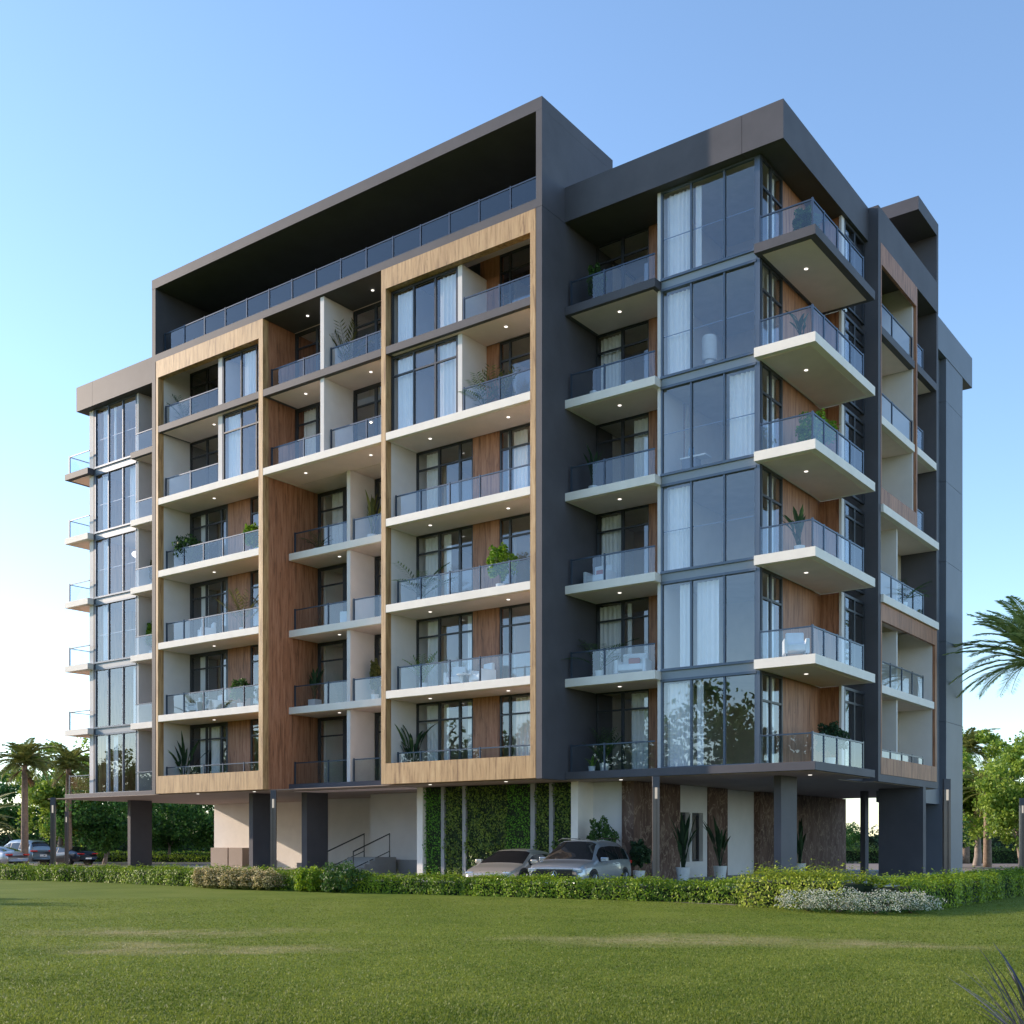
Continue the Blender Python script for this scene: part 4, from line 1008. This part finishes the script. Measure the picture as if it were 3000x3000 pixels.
M_dateL=leafmat('date_palm_leaf',(.20,.29,.06),(.62,.64,.22),sc=.7,trans=.5)
PD=make_palm('date_palm',9.3,3.9,84,21,mat=M_dateL,leafl=.62,tr=.22,dry=False,nl=50,w=.028)
put(PD,10.85,21.95,0,1,'large date palm cut by the right picture edge','palm tree',PG)
put(TG,-14,-66,0,1.25,'tree across the lawn, seen only as a reflection in the corner glass','tree','trees across the lawn')
put(TD,-62,-40,0,1.3,'broad tree left of the lawn throwing its long shadow on the grass','tree','trees across the lawn')
put(TD,-33,-22,2,1.15,'broad tree left of the lawn, nearest to the hedge line','tree','trees across the lawn')
put(PD,-56,-30,1,1.1,'palm across the lawn, reflected in the left corner glass','palm tree','trees across the lawn')

_r=random.Random(8)
for i in range(13):
    put(TD if i%3 else TD2,-124+i*10.5+_r.uniform(-3,3),-57-_r.uniform(0,10),_r.uniform(0,6),_r.uniform(1.4,1.95)*(1.25 if i%3==0 else 1),'one of the tall dark trees in the row across the lawn, seen only as reflections','tree','row of trees across the lawn')
# ------------------------------------------------------------------ cars
def interp(x,xp,fp): return float(np.interp(x,xp,fp))
def smoothstep_profile(xs,xp,fp):
    v=np.interp(xs,xp,fp); k=np.array([.25,.5,.25])
    for _ in range(2): v[1:-1]=v[:-2]*.25+v[1:-1]*.5+v[2:]*.25
    return v
def make_car(name,spec,paint):
    """x forward; origin on the ground under the car's middle"""
    t=empty(name,(0,0,0)); L=spec['L']; W=spec['W']/2; n=90
    xs=np.linspace(-L/2,L/2,n)
    bot=smoothstep_profile(xs,*zip(*spec['bottom'])); bel=smoothstep_profile(xs,*zip(*spec['belt'])); top=smoothstep_profile(xs,*zip(*spec['top']))
    wid=smoothstep_profile(xs,*zip(*spec['width']))*W
    rows=[]
    for i,x in enumerate(xs):
        b0,be,tp,wd=bot[i],bel[i],top[i],wid[i]; g=max(tp-be,.0); gf=min(1,g/.25)
        gw=wd*(.93-.22*min(1,g/.5)) 
        crown=.03+.02*gf
        row=[(wd*.86,b0),(wd*.97,b0+.10),(wd,b0+(be-b0)*.45),(wd*.985,b0+(be-b0)*.8),(wd*.94,be),
             (wd*.94*(1-.33)+gw*.33 if g>0 else wd*.9,be+g*.33),(gw+(wd*.94-gw)*.22,be+g*.72),(gw*.93,be+g*.93+.005),(gw*.72,tp+crown*.5),(gw*.38,tp+crown*.85),(0,tp+crown)]
        rows.append([(x,y,z) for y,z in row])
    m=len(rows[0]); V=[];idx={}
    for i in range(n):
        full=rows[i]+[(x,-y,z) for x,y,z in rows[i][-2::-1]]
        V+=full
    M2=2*m-1
    def region(i,j):
        x=(xs[i]+xs[i+1])/2; jj=j if j<m-1 else 2*m-3-j
        gl=spec['glass']
        g=top[i]-bel[i]
        # side glass rows 4..6 ; wind/rear screen rows 7..9 where top slopes
        if gl['side'][0]<x<gl['side'][1] and jj in (4,5) and g>.2:
            for a,b_ in gl['pillars']:
                if a<x<b_: return 'pillar'
            return 'side_window'
        if gl['wind'][0]<x<gl['wind'][1] and jj>=7: return 'windscreen'
        if gl['rear'][0]<x<gl['rear'][1] and jj>=7: return 'rear_window'
        if spec.get('roofglass') and spec['roofglass'][0]<x<spec['roofglass'][1] and jj>=8: return 'roof_window'
        return 'body'
    groups={}
    for i in range(n-1):
        for j in range(M2-1):
            groups.setdefault(region(i,j),[]).append((i*M2+j,(i+1)*M2+j,(i+1)*M2+j+1,i*M2+j+1))
    groups['body'].append(tuple(range(M2))[::-1]); groups['body'].append(tuple((n-1)*M2+j for j in range(M2)))
    for g,fs in groups.items():
        if g=='pillar': g2,mat='window_pillar',M_black
        else: g2=g; mat=paint if g=='body' else M_carglass
        used_=sorted({v for f_ in fs for v in f_}); mp={v:k for k,v in enumerate(used_)}
        mb=MB(); mb.v=[V[v] for v in used_]; mb.f=[tuple(mp[v] for v in f_) for f_ in fs]; mb.build(g2,mat,t,smooth=True)
    r=spec['wr']
    for wx in spec['wheels']:
        wl=interp(wx,xs,wid)
        for s in (-1,1):
            y0=s*(wl-.22); y1=s*(wl+.012)
            MB().tube([(wx,s*(wl-.25),r+.02),(wx,s*(wl*1.0+.004),r+.02)],r+.055,32).build('wheel_arch',M_black,t)
            wh=MB().tube([(wx,y0,r),(wx,y1+s*.0,r)],r,32).build('wheel',M_tyre,t)
            MB().tube([(wx,y1,r),(wx,y1+s*.012,r)],r*.72,28).build('rim',M_black,wh)
            mb=MB()
            for k in range(10):
                a=k*math.pi/5; mb.tube([(wx,y1+s*.018,r),(wx+r*.68*math.cos(a),y1+s*.018,r+r*.68*math.sin(a))],[.03,.02],5)
            mb.torus((wx,y1+s*.014,r),(0,1,0),r*.69,.018,28,6); mb.build('spoke',M_rim,wh)
    for (a,b_,bb,cc,mat,nm) in spec.get('boxes',[]):
        for s in ((-1,1) if a[1]>0 or b_[1]>0 and a[1]!=-b_[1] else (1,)):
            MB().box(a[0],b_[0],s*a[1],s*b_[1],a[2],b_[2]).build(nm,mat,t,bevel=.012)
    return t
suv=dict(L=4.7,W=1.95,wr=.37,wheels=(-1.42,1.45),
 bottom=[(-2.35,.45),(-2.1,.28),(2.1,.26),(2.35,.38)],
 belt=[(-2.35,.88),(-2.25,1.05),(-1.2,1.08),(.9,1.02),(1.3,1.0),(2.0,.93),(2.28,.82),(2.35,.72)],
 top=[(-2.35,.9),(-2.28,1.12),(-2.0,1.5),(-1.6,1.63),(-.5,1.68),(.35,1.64),(1.28,1.04),(2.0,.95),(2.28,.84),(2.35,.74)],
 width=[(-2.35,.86),(-2.1,.97),(-1,1),(1.5,1),(2.1,.95),(2.28,.88),(2.35,.8)],
 glass=dict(side=(-1.95,.85),pillars=[(-1.0,-.92),(-.05,.05)],wind=(.42,1.25),rear=(-2.2,-1.95)),roofglass=(-1.3,.1))
sed=dict(L=4.9,W=1.92,wr=.36,wheels=(-1.4,1.5),
 bottom=[(-2.45,.42),(-2.2,.26),(2.2,.2),(2.45,.34)],
 belt=[(-2.45,.72),(-2.3,.9),(-1.3,.95),(.9,.86),(1.5,.82),(2.1,.72),(2.4,.56),(2.45,.48)],
 top=[(-2.45,.75),(-2.3,.95),(-1.9,1.05),(-1.0,1.3),(-.2,1.37),(.35,1.33),(1.35,.9),(1.9,.78),(2.3,.64),(2.45,.5)],
 width=[(-2.45,.8),(-2.1,.95),(-1.4,1),(1.5,1),(2.1,.93),(2.35,.82),(2.45,.68)],
 glass=dict(side=(-1.35,.95),pillars=[(-.22,-.14)],wind=(.42,1.3),rear=(-1.95,-1.05)))
def yawhead(dx,dy): return math.atan2(dy,dx)
h_=yawhead(.2,-.98)
def mirror_pair(t,x,y,z,paint):
    for s in (-1,1): MB().box(x-.09,x+.08,s*y-.0,s*(y+.24),z-.07,z+.08).build('wing_mirror',paint,t,bevel=.035)
S=make_car('parked_car',suv,P_suv); S.location=(1.8,-.3,0); S.rotation_euler.z=h_; tag(S,'grey-blue sport utility car with a three-pointed star on its grille, parked behind the hedge','car','parked cars')
mirror_pair(S,.75,.93,1.08,P_suv)
for s in (-1,1):
    MB().tube([(-1.75,s*.66,1.66),(-1.5,s*.68,1.735),(.1,s*.68,1.75),(.4,s*.68,1.68)],.018,6).build('roof_rail',M_chrome,S)
    MB().box(2.16,2.325,s*.58,s*.88,.70,.83).build('headlight',M_lamp,S,bevel=.03)
    MB().box(-2.31,-2.2,s*.55,s*.9,.92,1.03).build('tail_light',M_tail,S,bevel=.02)
    for dx in (.35,-.65): MB().box(dx-.1,dx+.1,s*.965,s*.99,.93,.955).build('door_handle',P_suv,S,bevel=.01)
MB().box(2.3,2.375,-.60,.60,.5,.79).build('grille',M_black,S,bevel=.02)
MB().box(2.3,2.365,-.62,.62,.80,.825).build('light_bar',M_lamp,S,bevel=.006)
e=MB().torus((2.385,0,.65),(1,0,0),.1,.011,24,6)
for k in range(3):
    a=math.pi/2+k*2*math.pi/3; e.tube([(2.385,0,.65),(2.385,.1*math.cos(a),.65+.1*math.sin(a))],[.022,.003],6)
e.build('emblem',M_chrome,S)
MB().box(2.37,2.385,-.26,.26,.36,.47).build('number_plate',M_plate,S)
D=make_car('parked_car',sed,P_sed); D.location=(-1.05,.04,0); D.rotation_euler.z=h_; tag(D,'champagne low sports saloon left of the grey-blue car','car','parked cars')
mirror_pair(D,.85,.9,.98,P_sed)
for s in (-1,1):
    MB().box(2.0,2.3,s*.52,s*.82,.55,.68).build('headlight',M_lamp,D,bevel=.04); MB().box(-2.46,-2.35,s*.2,s*.8,.78,.82).build('tail_light',M_tail,D)
MB().box(2.3,2.47,-.7,.7,.3,.42).build('grille',M_black,D,bevel=.02)
# cars at the left: heading -x, rear towards the camera side
S2=make_car('parked_car',suv,P_teal); S2.location=(-53.5,12.7,0); S2.rotation_euler.z=R(186); S2.scale=(1,1,1.08); tag(S2,'slate-coloured sport utility car with number plate at the rear, far left','car','parked cars')
for s in (-1,1):
    MB().box(-2.36,-2.2,s*.45,s*.93,.93,1.03).build('tail_light',M_tail,S2,bevel=.02)
MB().box(-2.375,-2.3,-.26,.26,.62,.75).build('number_plate',M_plate,S2)
MB().box(-2.379,-2.376,-.16,-.04,.65,.72).box(-2.379,-2.376,.0,.03,.65,.72).box(-2.379,-2.376,.07,.2,.65,.67).build('plate_mark',M_black,S2)
MB().box(-2.34,-2.2,-.85,.85,.38,.52).build('bumper',M_black,S2,bevel=.03)
D2=make_car('parked_car',sed,P_navy); D2.location=(-53.6,16.2,0); D2.rotation_euler.z=R(186); tag(D2,'dark navy fastback car right of the slate-coloured one, far left','car','parked cars')
for s in (-1,1): MB().box(-2.46,-2.3,s*.35,s*.85,.80,.88).build('tail_light',M_tail,D2,bevel=.02)
MB().box(-2.475,-2.43,-.26,.26,.45,.56).build('number_plate',M_plate,D2)
D3=make_car('parked_car',sed,P_silver); D3.location=(-50.4,9.0,0); D3.rotation_euler.z=R(186); tag(D3,'silver car cut by the left picture edge','car','parked cars')
for s in (-1,1): MB().box(-2.46,-2.3,s*.4,s*.85,.80,.9).build('tail_light',M_tail,D3,bevel=.02)
S4=make_car('parked_car',suv,P_silver); S4.location=(2.2,32.4,0); S4.rotation_euler.z=R(-50); tag(S4,'silver car seen between the last column and the rear wall','car','parked cars')
MB().box(2.16,2.33,.5,.88,.70,.83).build('headlight',M_lamp,S4,bevel=.03); MB().box(2.16,2.33,-.88,-.5,.70,.83).build('headlight',M_lamp,S4,bevel=.03)

# ------------------------------------------------------------------ foreground ornamental grass
rd=random.Random(3); t=empty('fountain_grass',(20.33,-23.0,0)); tag(t,'dark purple blades of ornamental grass in the lower right corner','grass plant')
mb=MB()
for i in range(80):
    az=rd.uniform(0,6.283); L=rd.uniform(.6,1.08); pts=arch((rd.uniform(-.08,.08),rd.uniform(-.08,.08),0),az,L,rd.uniform(.1,.75),rd.uniform(.1,.7),8)
    wd=[.006,.008,.010,.011,.012,.012,.011,.008,.001]; 
    if i%3: wd=[a*.45 for a in wd]
    V,Fc=leaf_strip(pts,wd,.4); b=len(mb.v); mb.v+=[tuple(v) for v in V]; mb.f+=[tuple(x+b for x in q) for q in Fc]
mb.build('blade',M_purple,t)
# grass blades near the camera
n=330000
fw=np.array([-math.sin(th),math.cos(th)]); rt=np.array([math.cos(th),math.sin(th)])
u=rng.uniform(0,1,n); dd=9.0+24*u**2.0; ll=rng.uniform(-.5,.5,n)*dd
P=np.array([CX,CY])[None]+dd[:,None]*fw[None]+ll[:,None]*rt[None]
hh=rng.uniform(.012,.030,n)*(1-.55*u)*(1+.5*(rng.uniform(0,1,n)>.985)); az=rng.uniform(0,6.283,n); lean=rng.uniform(0,.8,n)
ww=.0035+.00035*dd
base=np.column_stack([P,np.zeros(n)]); side_=np.column_stack([np.cos(az),np.sin(az),np.zeros(n)])*ww[:,None]
tipd=np.column_stack([-np.sin(az)*lean+rng.normal(0,.2,n),np.cos(az)*lean+rng.normal(0,.2,n),np.ones(n)])*hh[:,None]
V=np.stack([base-side_,base+side_,base+tipd],1).reshape(-1,3); Fc=np.arange(3*n).reshape(n,3)
o=npmesh('grass',V,Fc,M_blade); o['kind']='stuff'; o['label']='short mown grass blades over the near lawn'; o['category']='grass'

# ------------------------------------------------------------------ render
scn.render.engine='CYCLES'
scn.cycles.transparent_max_bounces=24; scn.cycles.max_bounces=7; scn.cycles.caustics_reflective=False; scn.cycles.caustics_refractive=False
scn.view_settings.view_transform='Standard'; scn.view_settings.look='None'; scn.view_settings.gamma=1; scn.view_settings.exposure=1.18
scn.render.resolution_x=1024; scn.render.resolution_y=1024
